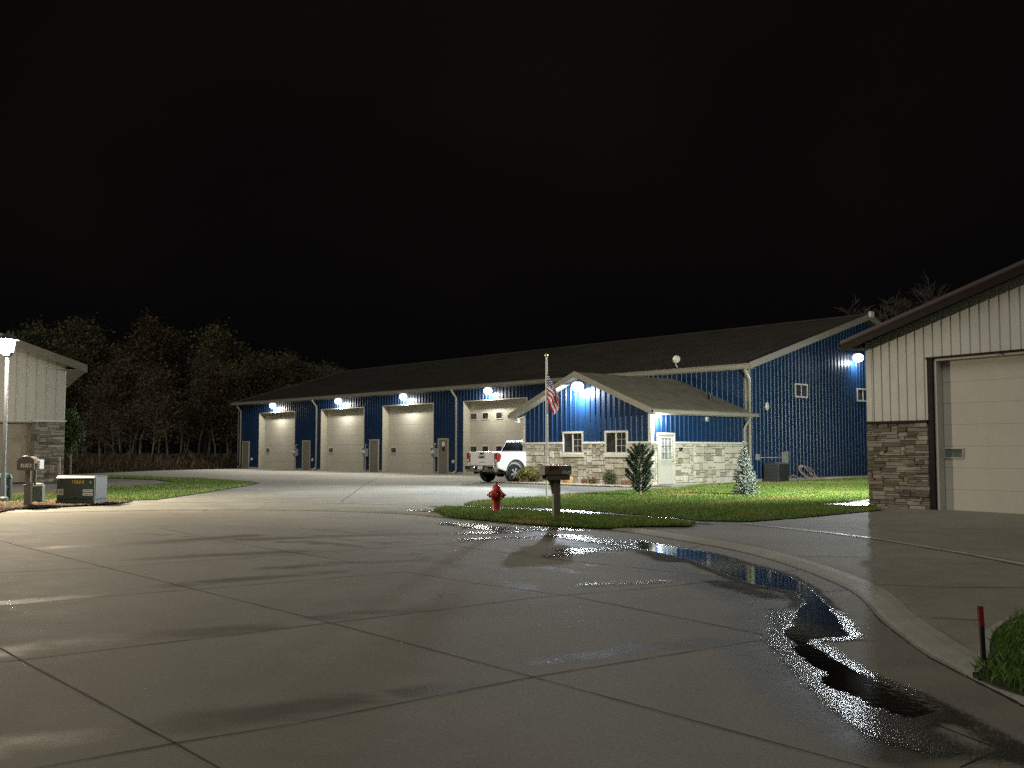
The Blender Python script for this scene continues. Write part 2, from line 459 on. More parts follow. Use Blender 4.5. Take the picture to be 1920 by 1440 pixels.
    a1 = t.math('SUBTRACT', t.math('FRACT', t.math('MULTIPLY', u, 6 / .4)), .5)
    a2 = t.math('SUBTRACT', t.math('FRACT', t.math('MULTIPLY', t.math('SUBTRACT', v, 6 / 13), 5 * 13 / 7)), .5)
    star = t.math('LESS_THAN', t.math('ADD', t.math('MULTIPLY', a1, a1), t.math('MULTIPLY', a2, a2)), .07)
    cc = t.mix(star, (.012, .018, .075), (.7, .7, .68))
    fc = t.mix(can, c, cc)
    t.link(fc, b.inputs['Base Color']); b.inputs['Roughness'].default_value = .75
    tl = t.new('ShaderNodeBsdfTranslucent'); t.link(fc, tl.inputs[0]); mxs = t.new('ShaderNodeMixShader'); mxs.inputs[0].default_value = .45
    t.link(b.outputs[0], mxs.inputs[1]); t.link(tl.outputs[0], mxs.inputs[2]); t.link(mxs.outputs[0], t.n['Material Output'].inputs[0])
    M['flag'] = m
    # shingled office roof: courses parallel to the eave
    m, t, b = mat0('shingle_roof')
    o = t.obj(); sp = t.new('ShaderNodeSeparateXYZ'); t.link(o, sp.inputs[0])
    ax = t.math('ABSOLUTE', t.math('ADD', sp.outputs[0], 3.73))
    fr = t.math('FRACT', t.math('MULTIPLY', ax, 1 / .135))
    br = t.new('ShaderNodeTexBrick'); 
    n = t.noise(o, 2.0, 5)
    c = t.ramp(n, [(.3, (.10, .088, .066)), (.7, (.165, .148, .112))])
    c = t.mix(t.math('MULTIPLY', t.sstep(fr, .86, .97), .8), c, (.035, .03, .022))
    t.link(c, b.inputs['Base Color']); b.inputs['Roughness'].default_value = .8
    t.link(t.bump(fr, .6, .02), b.inputs['Normal']); t.n.remove(br)
    M['shingle'] = m
    # water lying on the concrete: clear film, rough wet film, standing mirror - blended by the wet attribute
    m, t, b = mat0('standing_water')
    p = t.pos()
    at = t.new('ShaderNodeAttribute'); at.attribute_name = 'wet'
    n1 = t.noise(p, 2.6, 6, .68, .6); n2 = t.noise(p, 14, 4, .65); n3 = t.noise(p, 85, 2, .6)
    w = t.math('ADD', at.outputs['Fac'], t.math('ADD', t.math('MULTIPLY', t.math('SUBTRACT', n1, .5), .55), t.math('MULTIPLY', t.math('SUBTRACT', n2, .5), .30)))
    ws = t.math('ADD', w, t.math('MULTIPLY', t.math('SUBTRACT', n3, .5), .9))
    film = t.sstep(ws, .22, .50); mir = t.sstep(w, .70, .78)
    t.link(t.mix(mir, (.060, .055, .044), (.008, .007, .006)), b.inputs['Base Color'])
    grain = t.sstep(t.noise(p, 115, 2, .55), .42, .52)
    ga = t.new('ShaderNodeAttribute'); ga.attribute_name = 'glint'; grain = t.math('MULTIPLY', grain, ga.outputs['Fac'])
    t.link(t.math('MAXIMUM', t.math('MULTIPLY', grain, 1.15), t.math('ADD', t.math('MULTIPLY', mir, .42), .03)), b.inputs['Specular IOR Level'])
    b.inputs['IOR'].default_value = 1.36
    rgh = t.math('SUBTRACT', .80, t.math('MULTIPLY', grain, .57))
    t.link(t.math('ADD', t.math('MULTIPLY', rgh, t.math('SUBTRACT', 1.0, mir)), t.math('MULTIPLY', mir, .035)), b.inputs['Roughness'])
    gr = t.math('ADD', t.math('MULTIPLY', t.noise(p, 95, 1, .6), 1.0), t.math('MULTIPLY', t.noise(p, 42, 1, .6), 1.2))
    bs = t.n.new('ShaderNodeBump'); bs.inputs['Distance'].default_value = .02
    t.link(gr, bs.inputs['Height']); t.link(t.math('MULTIPLY', t.math('SUBTRACT', 1.0, mir), .9), bs.inputs['Strength'])
    rp = t.noise(t.scale(p, (1, 1, 1)), 13, 3, .55, .3)
    b2 = t.n.new('ShaderNodeBump'); b2.inputs['Distance'].default_value = .010; b2.inputs['Strength'].default_value = .08
    t.link(rp, b2.inputs['Height']); t.link(bs.outputs[0], b2.inputs['Normal'])
    t.link(b2.outputs[0], b.inputs['Normal'])
    tr = t.new('ShaderNodeBsdfTransparent'); mx = t.new('ShaderNodeMixShader')
    t.link(film, mx.inputs[0]); t.link(tr.outputs[0], mx.inputs[1]); t.link(b.outputs[0], mx.inputs[2])
    t.link(mx.outputs[0], t.n['Material Output'].inputs[0])
    M['water'] = m
mk_mats()
# ---------------------------------------------------------------- sheets on the ground
def resample(poly, step, closed=True):
    out = []; n = len(poly)
    for i in range(n if closed else n - 1):
        a = np.array(poly[i][:2], float); b = np.array(poly[(i + 1) % n][:2], float)
        k = max(1, int(math.ceil(np.hypot(*(b - a)) / step)))
        for j in range(k):
            out.append(tuple(a + (b - a) * j / k))
    if not closed: out.append(tuple(poly[-1][:2]))
    return out
def smooth_line(poly, it=2, closed=False):
    P = [np.array(p[:2], float) for p in poly]
    for _ in range(it):
        Q = []; n = len(P)
        rngi = range(n) if closed else range(n - 1)
        if not closed: Q.append(P[0])
        for i in rngi:
            a, b = P[i], P[(i + 1) % n]
            Q += [a * .75 + b * .25, a * .25 + b * .75]
        if not closed: Q.append(P[-1])
        P = Q
    return [tuple(p) for p in P]
def sheet_mesh(name, poly, dz, step, bstep=None, pts=None, hf=None):
    bp = resample(poly, bstep or step)
    xs = [p[0] for p in bp]; ys = [p[1] for p in bp]
    gx = np.arange(min(xs), max(xs), step); gy = np.arange(min(ys), max(ys), step)
    G = np.array([(x, y) for y in gy for x in gx]) if len(gx) and len(gy) else np.zeros((0, 2))
    G = G + rng.uniform(-.02, .02, G.shape) * step
    if pts is not None and len(pts): G = np.vstack([G, pts]) if len(G) else np.array(pts)
    if len(G):
        ok = inpoly(G, bp) & (dist_line(G, bp, True) > step * .3)
        G = G[ok]
    V = [Vector(p) for p in bp] + [Vector((float(a), float(b))) for a, b in G]
    r = delaunay_2d_cdt(V, [], [list(range(len(bp)))], 1, 1e-5)
    vv = np.array([(v.x, v.y) for v in r[0]])
    z = (hf or hgt)(vv) + dz
    return np.column_stack([vv, z]), [tuple(f) for f in r[2]]
def sheet(name, poly, mat, dz, step, bstep=None, pts=None, hf=None, attr=None, skirt=0):
    V, Fc = sheet_mesh(name, poly, dz, step, bstep, pts, hf)
    me = bpy.data.meshes.new(name); me.from_pydata([tuple(map(float, v)) for v in V], [], Fc)
    me.materials.append(mat)
    for an_, af_ in ([attr] if isinstance(attr, tuple) else (attr or [])):
        a = me.attributes.new(an_, 'FLOAT', 'POINT'); a.data.foreach_set('value', np.asarray(af_(V[:, :2]), np.float32))
    me.polygons.foreach_set('use_smooth', [True] * len(me.polygons)); me.update()
    return link(name, me)
def strip(mb, line, w, dz, mi=0, step=.4, jit=0.0):      # a narrow ribbon that follows the ground
    L = resample(line, step, False); Pn = np.array(L)
    T = np.gradient(Pn, axis=0); T /= np.linalg.norm(T, axis=1)[:, None]
    N = np.column_stack([-T[:, 1], T[:, 0]])
    ww = w * (1 + jit * rng.uniform(-1, 1, len(L)))[:, None] / 2
    a = Pn + N * ww; b = Pn - N * ww
    za = hgt(a) + dz; zb = hgt(b) + dz
    o = len(mb.v)
    for i in range(len(L)):
        mb.v += [(a[i, 0], a[i, 1], za[i]), (b[i, 0], b[i, 1], zb[i])]
    for i in range(len(L) - 1):
        mb.f.append((o + 2 * i, o + 2 * i + 1, o + 2 * i + 3, o + 2 * i + 2)); mb.m.append(mi)
W = lambda L: [gp(u, v)[:2] for u, v in L]
G0 = lambda L: [gz(u, v) for u, v in L]

# far ground
gx = np.concatenate([np.linspace(-420, -40, 20), np.arange(-38, 40, 2.0), np.linspace(40, 420, 20)])
gy = np.concatenate([np.linspace(-200, -62, 8), np.arange(-60, 110, 2.0), np.linspace(110, 620, 22)])
GX, GY = np.meshgrid(gx, gy); P = np.column_stack([GX.ravel(), GY.ravel()])
z = hgt_s(np.maximum(sdist(P) - 2.2, -5)) - .07
V = np.column_stack([P, z]); nx, ny = len(gx), len(gy)
I = np.arange(nx * ny).reshape(ny, nx)
Q = np.column_stack([I[:-1, :-1].ravel(), I[:-1, 1:].ravel(), I[1:, 1:].ravel(), I[1:, :-1].ravel()])
struct(np_mesh('ground', V, Q, M['soil']))

# street with its sawn joints
KS = [KERB[i] for i in range(7)] + smooth_line(KERB[7:7 + len(KERB_PX)], 1) + KERB[7 + len(KERB_PX):]
mb = MB()
fg_ = np.array([(x, y) for y in np.arange(3, 28, .3) for x in np.arange(-16, 5, .3)]) + rng.uniform(-.04, .04, (84 * 70, 2))
Vs, Fs = sheet_mesh('street', KS, .0, 3.0, .6, pts=fg_, hf=lambda q: np.zeros(len(q)))
mb.add(Vs, Fs, 0)
JO = [[(-140, 1258), (0, 1241), (39, 1237.5), (620, 1168), (781, 1149), (1000, 1121), (1240, 1101), (1385, 1084)],
      [(-330, 1517), (78, 1439), (328, 1394), (552, 1358), (1000, 1269.5), (1182, 1240), (1445, 1197), (1640, 1202)],
      [(-160, 1105), (0, 1215), (39, 1237.5), (161, 1303), (328, 1394), (480, 1480)],
      [(-110, 985), (31, 1022), (198, 1064), (365, 1105), (620, 1168), (990, 1267), (1613, 1437), (1900, 1515)],
      [(-120, 1151), (0, 1137), (198, 1118), (365, 1105)], [(372, 1105), (560, 1089), (760, 1072)],
      [(-90, 1084), (0, 1074), (198, 1064), (520, 1041), (828, 1020), (1050, 1002)],
      [(300, 990), (417, 1014), (667, 1055)], [(760, 1072), (880, 1092), (1072, 1118), (1431, 1190)],
      [(828, 1020), (1000, 1044), (1350, 1082)], [(83, 1030), (411, 1013), (760, 993)], [(0, 985), (260, 984), (560, 990), (800, 1012)],
      [(1503, 1130), (1480, 1160), (1455, 1194)], [(1440, 1196), (1550, 1262), (1700, 1338), (1860, 1400)],
      [(1800, 1440), (1850, 1417), (1890, 1408)],
      [(1390, 1082), (1503, 1068)], [(1480, 1115), (1594, 1106)], [(1290, 1030), (1322, 1021)]]
for L in JO:
    strip(mb, G0(L), .013, .004, 1, .3, .45)
mb2k = resample(KS[7:], .25, False)
strip(mb, [p for p in smooth_line(KERB[7:7 + len(KERB_PX)], 1)], .022, .006, 1, .12, .6)
so_ = struct(mb.build('street', [M['street'], M['joint']]))
STAIN = [([(900, 1020), (1100, 1060), (1250, 1075)], .05), ([(560, 1000), (800, 1030), (950, 1070), (1020, 1120)], .05), ([(540, 1008), (780, 1040), (925, 1082), (990, 1130)], .05), ([(250, 1000), (600, 1020), (980, 1012), (1150, 1000)], .05),
         ([(-60, 1420), (60, 1392), (200, 1376), (312, 1361), (520, 1330), (590, 1320)], .13), ([(640, 1318), (770, 1297), (900, 1280)], .09), ([(0, 1222), (110, 1208), (312, 1190), (480, 1178)], .16), ([(600, 1157), (700, 1150), (790, 1143)], .10),
         ([(-40, 1134), (60, 1127), (190, 1114)], .14), ([(104, 1027), (300, 1016), (470, 1004)], .20), ([(208, 1051), (380, 1042), (560, 1034)], .16), ([(458, 1012), (680, 1004), (885, 999)], .18), ([(700, 998), (860, 1003), (1000, 1012)], .12),
         ([(1010, 1243), (1150, 1222), (1300, 1208), (1380, 1200)], .12), ([(500, 1066), (640, 1056), (760, 1052), (900, 1050)], .12), ([(300, 1100), (460, 1085), (640, 1072)], .12), ([(860, 1060), (1000, 1062), (1100, 1075)], .10),
         ([(1240, 1060), (1330, 1095), (1420, 1128), (1460, 1150)], .22), ([(1400, 1160), (1455, 1200)], .16), ([(1420, 1215), (1480, 1290), (1560, 1350), (1680, 1415)], .16), ([(880, 990), (1000, 1000), (1150, 1035)], .25)]
q_ = Vs[:, :2]; dm_ = np.zeros(len(mb.v))
for L, w_ in STAIN:
    dm_[:len(q_)] = np.maximum(dm_[:len(q_)], np.clip(1.15 - dist_line(q_, G0(L)) / (w_ * 2.6), 0, 1))
at_ = so_.data.attributes.new('damp', 'FLOAT', 'POINT'); at_.data.foreach_set('value', dm_.astype(np.float32))

# everything paved or planted beyond the kerb lies on one continuous concrete apron
KC = smooth_line(KERB[4:-4], 1)
offs = []
for s_ in (.1, .2, .3, .4, .55, .8):
    for p in resample(KC, .35, False):
        offs.append((p, s_))
KP = np.array(resample(KC, .35, False)); T = np.gradient(KP, axis=0); T /= np.linalg.norm(T, axis=1)[:, None]
NR = np.column_stack([-T[:, 1], T[:, 0]])
if sdist([tuple(KP[40] + NR[40] * .3)])[0] < 0: NR = -NR
OFF = np.vstack([KP + NR * s_ for s_ in (.1, .2, .3, .4, .55, .8)])
OFF = OFF[sdist(OFF) > .05]
KL = [tuple(p) for p in KP]
pav_poly = KL + [(12, 4.0), (34, 6), (34, 40), (24, 62), (-14, 100), (-27.5, 83.5), mw(-49, .6)[:2], W([(447, 878.6)])[0], W([(300, 882)])[0], W([(131, 889.5)])[0], (-34, 46), (-44, 40), (-40, 20)]
st = struct(sheet('driveway', pav_poly, M['drive'], .0, 1.6, .35, OFF))
# right hand drive, a slightly darker pour
rd = W([(1295, 990), (1410, 979.5), (1500, 972.5), (1655, 958), (1690, 950)]) + [(13.5, 24.2), (20, 14), (16, 8), (5.5, 8.2)] + \
     W([(1920, 1150), (1880, 1170), (1845, 1195), (1832, 1230), (1828, 1262)]) + \
     [tuple(KP[i]) for i in range(len(KP) - 1, -1, -1) if 0.5 < KP[i][0] and W([(1824, 1270)])[0][1] < KP[i][1] < W([(1240, 1000)])[0][1] and KP[i][0] > 2.2]
struct(sheet('side_driveway', rd, M['drive2'], .006, 1.0, .3, OFF))
mb = MB()
EDGE = [([(200, 947), (264, 942), (448, 941), (627, 943), (806, 948), (868, 950)], .10)]
for L, w in EDGE: strip(mb, W(L), w, .010, 0, .4, .25)
for L in ([(1393, 982), (1565, 1001), (1647, 1011), (1815, 1039), (1990, 1072)],):
    strip(mb, W(L), .16, .012, 0, .4, .15)
for L in ([(1397, 984), (1567, 1003.5), (1649, 1014), (1817, 1042.5), (1990, 1077)], [(1390, 980.5), (1563, 999.5), (1645, 1009.5), (1813, 1037), (1990, 1069)],
          [(1600, 1103.5), (1760, 1103), (1930, 1103)], [(1690, 1164), (1835, 1165.5)], [(1450, 1050), (1640, 1046)],
          [(1163, 994), (1190, 989), (1262, 981)], [(264, 940.5), (448, 939.5), (627, 941.5), (806, 946.5)],
          [(380, 955), (388, 951)], [(530, 959), (541, 955)], [(500, 960), (537, 958)],
          [(640, 941), (690, 905), (720, 890)], [(560, 905), (870, 918), (1100, 921)], [(430, 890), (820, 897), (900, 905)]):
    strip(mb, W(L), .02, .014, 1, .4, .4)
struct(mb.build('pavement_edge', [M['ledge'], M['joint']]))
mb = MB()
kk = np.array(KP); sel = [i for i in range(len(kk)) if -30 < kk[i, 0] and kk[i, 1] > 2]
for j0, j1, e0, e1 in ((.014, .07, .003, .020), (.07, .20, .020, .022), (.20, .31, .022, .009)):
    o = len(mb.v)
    for i in sel:
        for jj, ee in ((j0, e0), (j1, e1)):
            q = kk[i] + NR[i] * jj; mb.v.append((q[0], q[1], float(hgt([q])[0]) + ee))
    for a in range(len(sel) - 1):
        mb.f.append((o + 2 * a, o + 2 * a + 1, o + 2 * a + 3, o + 2 * a + 2)); mb.m.append(0)
struct(mb.build('kerb', M['kerb'], smooth=True))

# lawns
LAWN = [(868, 947), (890, 941), (950, 936), (1025, 932.5), (1050, 929.5), (1110, 925.5), (1140, 923.5), (1184, 920), (1220, 918), (1262, 916.5), (1300, 914)]
lawn_main = W(LAWN) + [mw(-.02, -5.2)[:2], mw(-.02, -.1)[:2], mw(.2, .05)[:2], mw(.55, .3)[:2], mw(.55, 11.5)[:2], (15.5, 37), (9.55, 29.3)] + W([(1632, 950), (1655, 957.5), (1580, 964.5), (1500, 972), (1410, 979), (1310, 977.5), (1260, 971.5), (1126, 961), (1050, 955.5), (980, 952.5), (900, 951)])
strip_poly = W([(812, 960), (835, 953.5), (870, 953.5), (900, 955), (980, 959.5), (1050, 965.5), (1126, 968.5), (1260, 978), (1305, 983), (1295, 988.5), (1230, 989), (1140, 987.5), (1067, 984.5), (980, 979), (930, 974), (865, 968.5), (830, 964.5)])
left_poly = W([(488, 906), (448, 914), (380, 925), (291, 938), (192, 940), (100, 941), (0, 942), (-150, 945), (-150, 933), (0, 931), (100, 925), (192, 914.5), (260, 911.5), (331, 905.5), (300, 901), (240, 898), (140, 896), (140, 892), (250, 894), (380, 898)])
corner_poly = W([(1823, 1274), (1845, 1250), (1866, 1233), (1865, 1213), (1871, 1193), (1888, 1175), (1920, 1158), (1990, 1132)]) + [(6.2, 8.6), (7.5, 5.5), (3.9, 4.9)] + W([(1990, 1330), (1920, 1313), (1870, 1295)])
sc_w = W([(1300, 988), (1540, 948), (1590, 946.3), (1633, 945), (1633, 950), (1600, 951), (1540, 950)])
struct(sheet('lawn', lawn_main, M['lawn'], .022, .8, .5, OFF))
struct(sheet('lawn', strip_poly, M['lawn'], .026, .5, .3, OFF))
struct(sheet('lawn', left_poly, M['lawn'], .022, .8, .5))
struct(sheet('lawn', corner_poly, M['lawn'], .03, .3, .2))
walk = W([(868, 948.5), (980, 953), (1050, 956), (1126, 961.5), (1260, 972), (1310, 978), (1340, 984), (1305, 982.5), (1260, 977.5), (1126, 968), (1050, 965), (980, 959), (900, 954.6), (835, 952.5), (800, 949)])
struct(sheet('sidewalk', walk, M['walk'], .012, .5, .3))
struct(sheet('concrete_pad', W([(1541, 948.6), (1590, 946.3), (1637, 944.5), (1637, 951), (1600, 951.5)]), M['walk'], .05, .5, .3))
# kerb round the corner lawn
cc = W([(1824, 1272), (1829, 1258), (1834, 1240), (1834, 1222), (1837, 1208), (1850, 1190), (1872, 1175), (1918, 1154), (1990, 1126)])
ci = W([(1834, 1278), (1846, 1262), (1856, 1243), (1856, 1222), (1860, 1207), (1868, 1194), (1886, 1179), (1922, 1162), (1994, 1136)])
mb = MB(); a_ = resample(smooth_line(cc, 1), .08, False); 
ca = np.array(a_); b_ = np.array(resample(smooth_line(ci, 1), .08, False)); bi = [tuple(b_[min(len(b_) - 1, round(i * (len(b_) - 1) / (len(ca) - 1)))]) for i in range(len(ca))]
for i in range(len(ca)):
    z0 = h1(*ca[i]); mb.v += [(ca[i, 0], ca[i, 1], z0 - .02), (ca[i, 0], ca[i, 1], z0 + .045), (bi[i][0], bi[i][1], z0 + .065), (bi[i][0], bi[i][1], z0 - .02)]
for i in range(len(ca) - 1):
    for k in range(3): mb.f.append((4 * i + k, 4 * i + 4 + k, 4 * i + 5 + k, 4 * i + 1 + k)); mb.m.append(0)
struct(mb.build('kerb', M['kerb']))

# grass blades
def blades(name, poly, n, hmin, hmax, w, mat, dz=.02, edge=0.0, label=None, cat='grass', lean=.5, skip=None):
    poly = np.array([p[:2] for p in poly]); lo = poly.min(0); hi = poly.max(0)
    A = 0; P = np.zeros((0, 2))
    while len(P) < n:
        q = rng.uniform(lo, hi, (n * 2, 2)); q = q[inpoly(q, poly)]
        if skip is not None: q = q[~inpoly(q, skip)]
        if len(q) == 0: continue
        P = np.vstack([P, q])
    P = P[:n]
    clump = .75 + .5 * (np.sin(P[:, 0] * 3.1 + np.sin(P[:, 1] * 2.3)) * np.sin(P[:, 1] * 2.7) * .5 + .5) * rng.uniform(.6, 1.2, n)
    h = rng.uniform(hmin, hmax, n) * (clump if hmax < .5 else clump ** 2.4)
    a = rng.uniform(0, 2 * math.pi, n); b = rng.uniform(0, 2 * math.pi, n); ln = rng.uniform(0, lean, n) * h
    z = hgt(P) + dz - .01
    ww = w * rng.uniform(.6, 1.3, n)
    V = np.zeros((n, 4, 3))
    V[:, 0, 0] = P[:, 0] - np.cos(a) * ww; V[:, 0, 1] = P[:, 1] - np.sin(a) * ww; V[:, 0, 2] = z
    V[:, 1, 0] = P[:, 0] + np.cos(a) * ww; V[:, 1, 1] = P[:, 1] + np.sin(a) * ww; V[:, 1, 2] = z
    V[:, 2, 0] = P[:, 0] + np.cos(a) * ww * .7 + np.cos(b) * ln * .35; V[:, 2, 1] = P[:, 1] + np.sin(a) * ww * .7 + np.sin(b) * ln * .35; V[:, 2, 2] = z + h * .6
    V[:, 3, 0] = P[:, 0] + np.cos(b) * ln; V[:, 3, 1] = P[:, 1] + np.sin(b) * ln; V[:, 3, 2] = z + h
    i = np.arange(n)[:, None] * 4
    Fq = np.vstack([i + np.array([[0, 1, 2]]), i + np.array([[0, 2, 3]])])
    o = np_mesh(name, V.reshape(-1, 3), Fq, mat)
    o['kind'] = 'stuff'
    if label: tag(o, label, cat)
    return o
PADP = W([(1541, 948.6), (1590, 946.3), (1637, 944.5), (1637, 951), (1600, 951.5)])
blades('grass', lawn_main, 110000, .035, .080, .011, M['grass'], .03, skip=PADP, label='wide mown lawn in front of the blue gable wall and conifers')
blades('grass', strip_poly, 26000, .045, .10, .010, M['grass'], .03, label='narrow grass strip with hydrant and mailbox between sidewalk and wet gutter')
blades('grass', left_poly, 30000, .04, .085, .013, M['grass'], .03, label='grass strip behind the green transformer at the left')
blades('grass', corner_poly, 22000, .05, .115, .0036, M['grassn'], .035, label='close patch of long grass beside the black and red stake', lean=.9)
wood_edge = W([(118, 890), (300, 882.5), (447, 878.5)]) + [mw(-50, 3)[:2], (-32, 92), (-52, 70), (-34, 52)]
blades('dry_grass', wood_edge, 26000, .12, .95, .016, M['drygrass'], .0, label='tall dry brown grass along the edge of the dark woods', lean=.6)

# beds of mulch and pebbles
def chips(name, poly, n, s0, s1, mat, dz, label, cat):
    poly = np.array([p[:2] for p in poly]); lo = poly.min(0); hi = poly.max(0); P = np.zeros((0, 2))
    while len(P) < n:
        q = rng.uniform(lo, hi, (n * 2, 2)); P = np.vstack([P, q[inpoly(q, poly)]])
    P = P[:n]; z = hgt(P) + dz
    base = np.array([(1, 0, 0), (-1, 0, 0), (0, 1, 0), (0, -1, 0), (0, 0, 1), (0, 0, -1)], float)
    tri = np.array([(0, 2, 4), (2, 1, 4), (1, 3, 4), (3, 0, 4), (2, 0, 5), (1, 2, 5), (3, 1, 5), (0, 3, 5)])
    S = rng.uniform(s0, s1, (n, 1, 1)) * rng.uniform(.6, 1.3, (n, 6, 1)) * np.array([1, 1, .6])
    a = rng.uniform(0, 6.28, n); c, s = np.cos(a), np.sin(a)
    B = base[None] * S; X = B[:, :, 0] * c[:, None] - B[:, :, 1] * s[:, None]; Y = B[:, :, 0] * s[:, None] + B[:, :, 1] * c[:, None]
    V = np.stack([X + P[:, 0:1], Y + P[:, 1:2], B[:, :, 2] + z[:, None] + .01], -1)
    Fq = (np.arange(n)[:, None, None] * 6 + tri[None]).reshape(-1, 3)
    o = np_mesh(name, V.reshape(-1, 3), Fq, mat); tag(o, label, cat, kind='stuff'); return o
mulch_poly = W([(-150, 946), (0, 944), (60, 942), (100, 939.5), (190, 940.5), (235, 941.5), (250, 942.5), (215, 946.5), (150, 950), (110, 952), (60, 955), (0, 957), (-150, 964)])
struct(sheet('mulch_bed', mulch_poly, M['soil'], .03, .5, .3))
chips('mulch', mulch_poly, 9000, .018, .05, M['mulch'], .035, 'rough mulch and leaf litter round the left mailbox and transformer', 'mulch')

# ---------------------------------------------------------------- water in the gutter
core1 = G0([(1190, 1013), (1240, 1022), (1300, 1032), (1340, 1039), (1400, 1057), (1450, 1070), (1490, 1082), (1520, 1099), (1538, 1112), (1556, 1130), (1590, 1170), (1606, 1198), (1530, 1201), (1525, 1207), (1545, 1219), (1600, 1250), (1660, 1280), (1740, 1308), (1790, 1335),
            (1715, 1362), (1665, 1345), (1625, 1326), (1580, 1306), (1540, 1290), (1532, 1264), (1484, 1232), (1474, 1205), (1458, 1195), (1480, 1160), (1500, 1132), (1487, 1112), (1440, 1103), (1400, 1095), (1370, 1084), (1330, 1068), (1290, 1051), (1240, 1039), (1195, 1030)])
core2 = G0([(868, 983), (930, 984), (990, 988), (1060, 992), (1040, 1000), (990, 1000), (930, 996)])
core3 = G0([(1790, 1335), (1830, 1352), (1880, 1380), (1920, 1402), (2000, 1440), (1990, 1460), (1900, 1415), (1850, 1376), (1800, 1348)])
core4 = G0([(760, 963), (800, 960), (814, 962), (800, 966)])
cores = [core1, core3, core4]
wet_poly = G0([(740, 964), (790, 957.5), (812, 961.5), (850, 972), (900, 978), (960, 983), (1030, 987), (1089, 991), (1163, 998), (1217, 1008), (1290, 1022), (1340, 1033), (1400, 1049), (1450, 1063), (1500, 1077), (1540, 1100), (1575, 1130), (1620, 1180), (1640, 1202), (1570, 1206), (1600, 1236), (1680, 1272),
               (1760, 1303), (1830, 1338), (1920, 1384), (2020, 1430), (2020, 1500), (1940, 1480), (1830, 1460), (1720, 1435), (1620, 1392), (1540, 1335), (1480, 1275), (1420, 1215), (1400, 1190), (1430, 1150), (1400, 1125), (1300, 1092), (1200, 1052), (1150, 1048), (1010, 1047), (960, 1010), (860, 1016), (800, 1000), (790, 985), (840, 978), (770, 968)])
dabs = [(845, 982, 925, 992, .62), (925, 990, 1000, 994, .60), (880, 1000, 960, 998, .5), (1045, 1004, 1130, 1014, .66), (1130, 1015, 1215, 1030, .66), (1060, 1032, 1150, 1030, .5), (1000, 990, 1080, 994, .48), (1480, 1235, 1560, 1300, .50), (1570, 1310, 1660, 1360, .52), (1030, 1043, 1160, 1028, .40), (1080, 1098, 1240, 1092, .36), (850, 1013, 980, 1008, .42), (1600, 1330, 1700, 1375, .62), (1660, 1360, 1760, 1405, .50), (1540, 1262, 1600, 1310, .55), (1450, 1205, 1520, 1260, .45), (1760, 1400, 1870, 1418, .4), (1455, 1145, 1478, 1170, .45), (1600, 1190, 1570, 1140, .5),
        (1215, 1032, 1260, 1050, .5), (1350, 1092, 1440, 1118, .42), (1560, 1218, 1660, 1262, .62), (1660, 1262, 1750, 1296, .6), (1560, 1140, 1604, 1190, .6), (1600, 1345, 1700, 1392, .58)]
def wetness(q):
    w = np.zeros(len(q))
    for c in cores:
        d = dist_line(q, c, True); d = np.where(inpoly(q, c), -d, d)
        w = np.maximum(w, np.where(d < 0, np.clip(.62 - d * 2.8, 0, 1.0), np.clip(.52 - d * 2.6, 0, 1)))
    for u0, v0, u1, v1, s in dabs:
        a, b = np.array(gz(u0, v0)), np.array(gz(u1, v1))
        d = dist_line(q, np.array([a, b]))
        wd = .18 + .012 * np.linalg.norm((a + b) / 2)
        w = np.maximum(w, s * np.clip(1.25 - d / wd, 0, 1))
    return w * np.clip(dist_line(q, wet_poly, True) / .12, 0, 1)
def glint(q):                     # how much of the wet film is glassy rather than merely damp
    d = dist_line(q, np.array(G0([(1262, 1046), (1330, 1062), (1440, 1092), (1500, 1118)])))
    d2 = dist_line(q, np.array(G0([(1800, 1345), (1950, 1420)])))
    return np.clip(np.minimum((d - .85) / .6, (d2 - .1) / .6), .05, 1)
struct(sheet('water', wet_poly, M['water'], .009, .12, .12, hf=lambda q: np.maximum(hgt(q), 0), attr=[('wet', wetness), ('glint', glint)]))
patch = G0([(1060, 1104), (1090, 1088), (1250, 1082), (1290, 1090), (1200, 1104)])
def wet2(q):
    d = dist_line(q, np.array([gz(1080, 1097), gz(1255, 1091)])); return .34 * np.clip(1.3 - d / .22, 0, 1) * np.clip(dist_line(q, patch, True) / .1, 0, 1)
struct(sheet('water', patch, M['water'], .009, .12, .12, attr=[('wet', wet2), ('glint', lambda q: np.full(len(q), .8))]))
def wetw(q): return .5 * np.clip(dist_line(q, WK, True) / .12, 0, 1)
WK = W([(880, 949.8), (980, 953.6), (1050, 957), (1126, 962.5), (1190, 968), (1180, 971.5), (1126, 967.4), (1050, 964), (980, 958.4), (900, 953.6)])
struct(sheet('water', WK, M['water'], .020, .2, .2, attr=[('wet', wetw), ('glint', lambda q: np.full(len(q), .8))]))
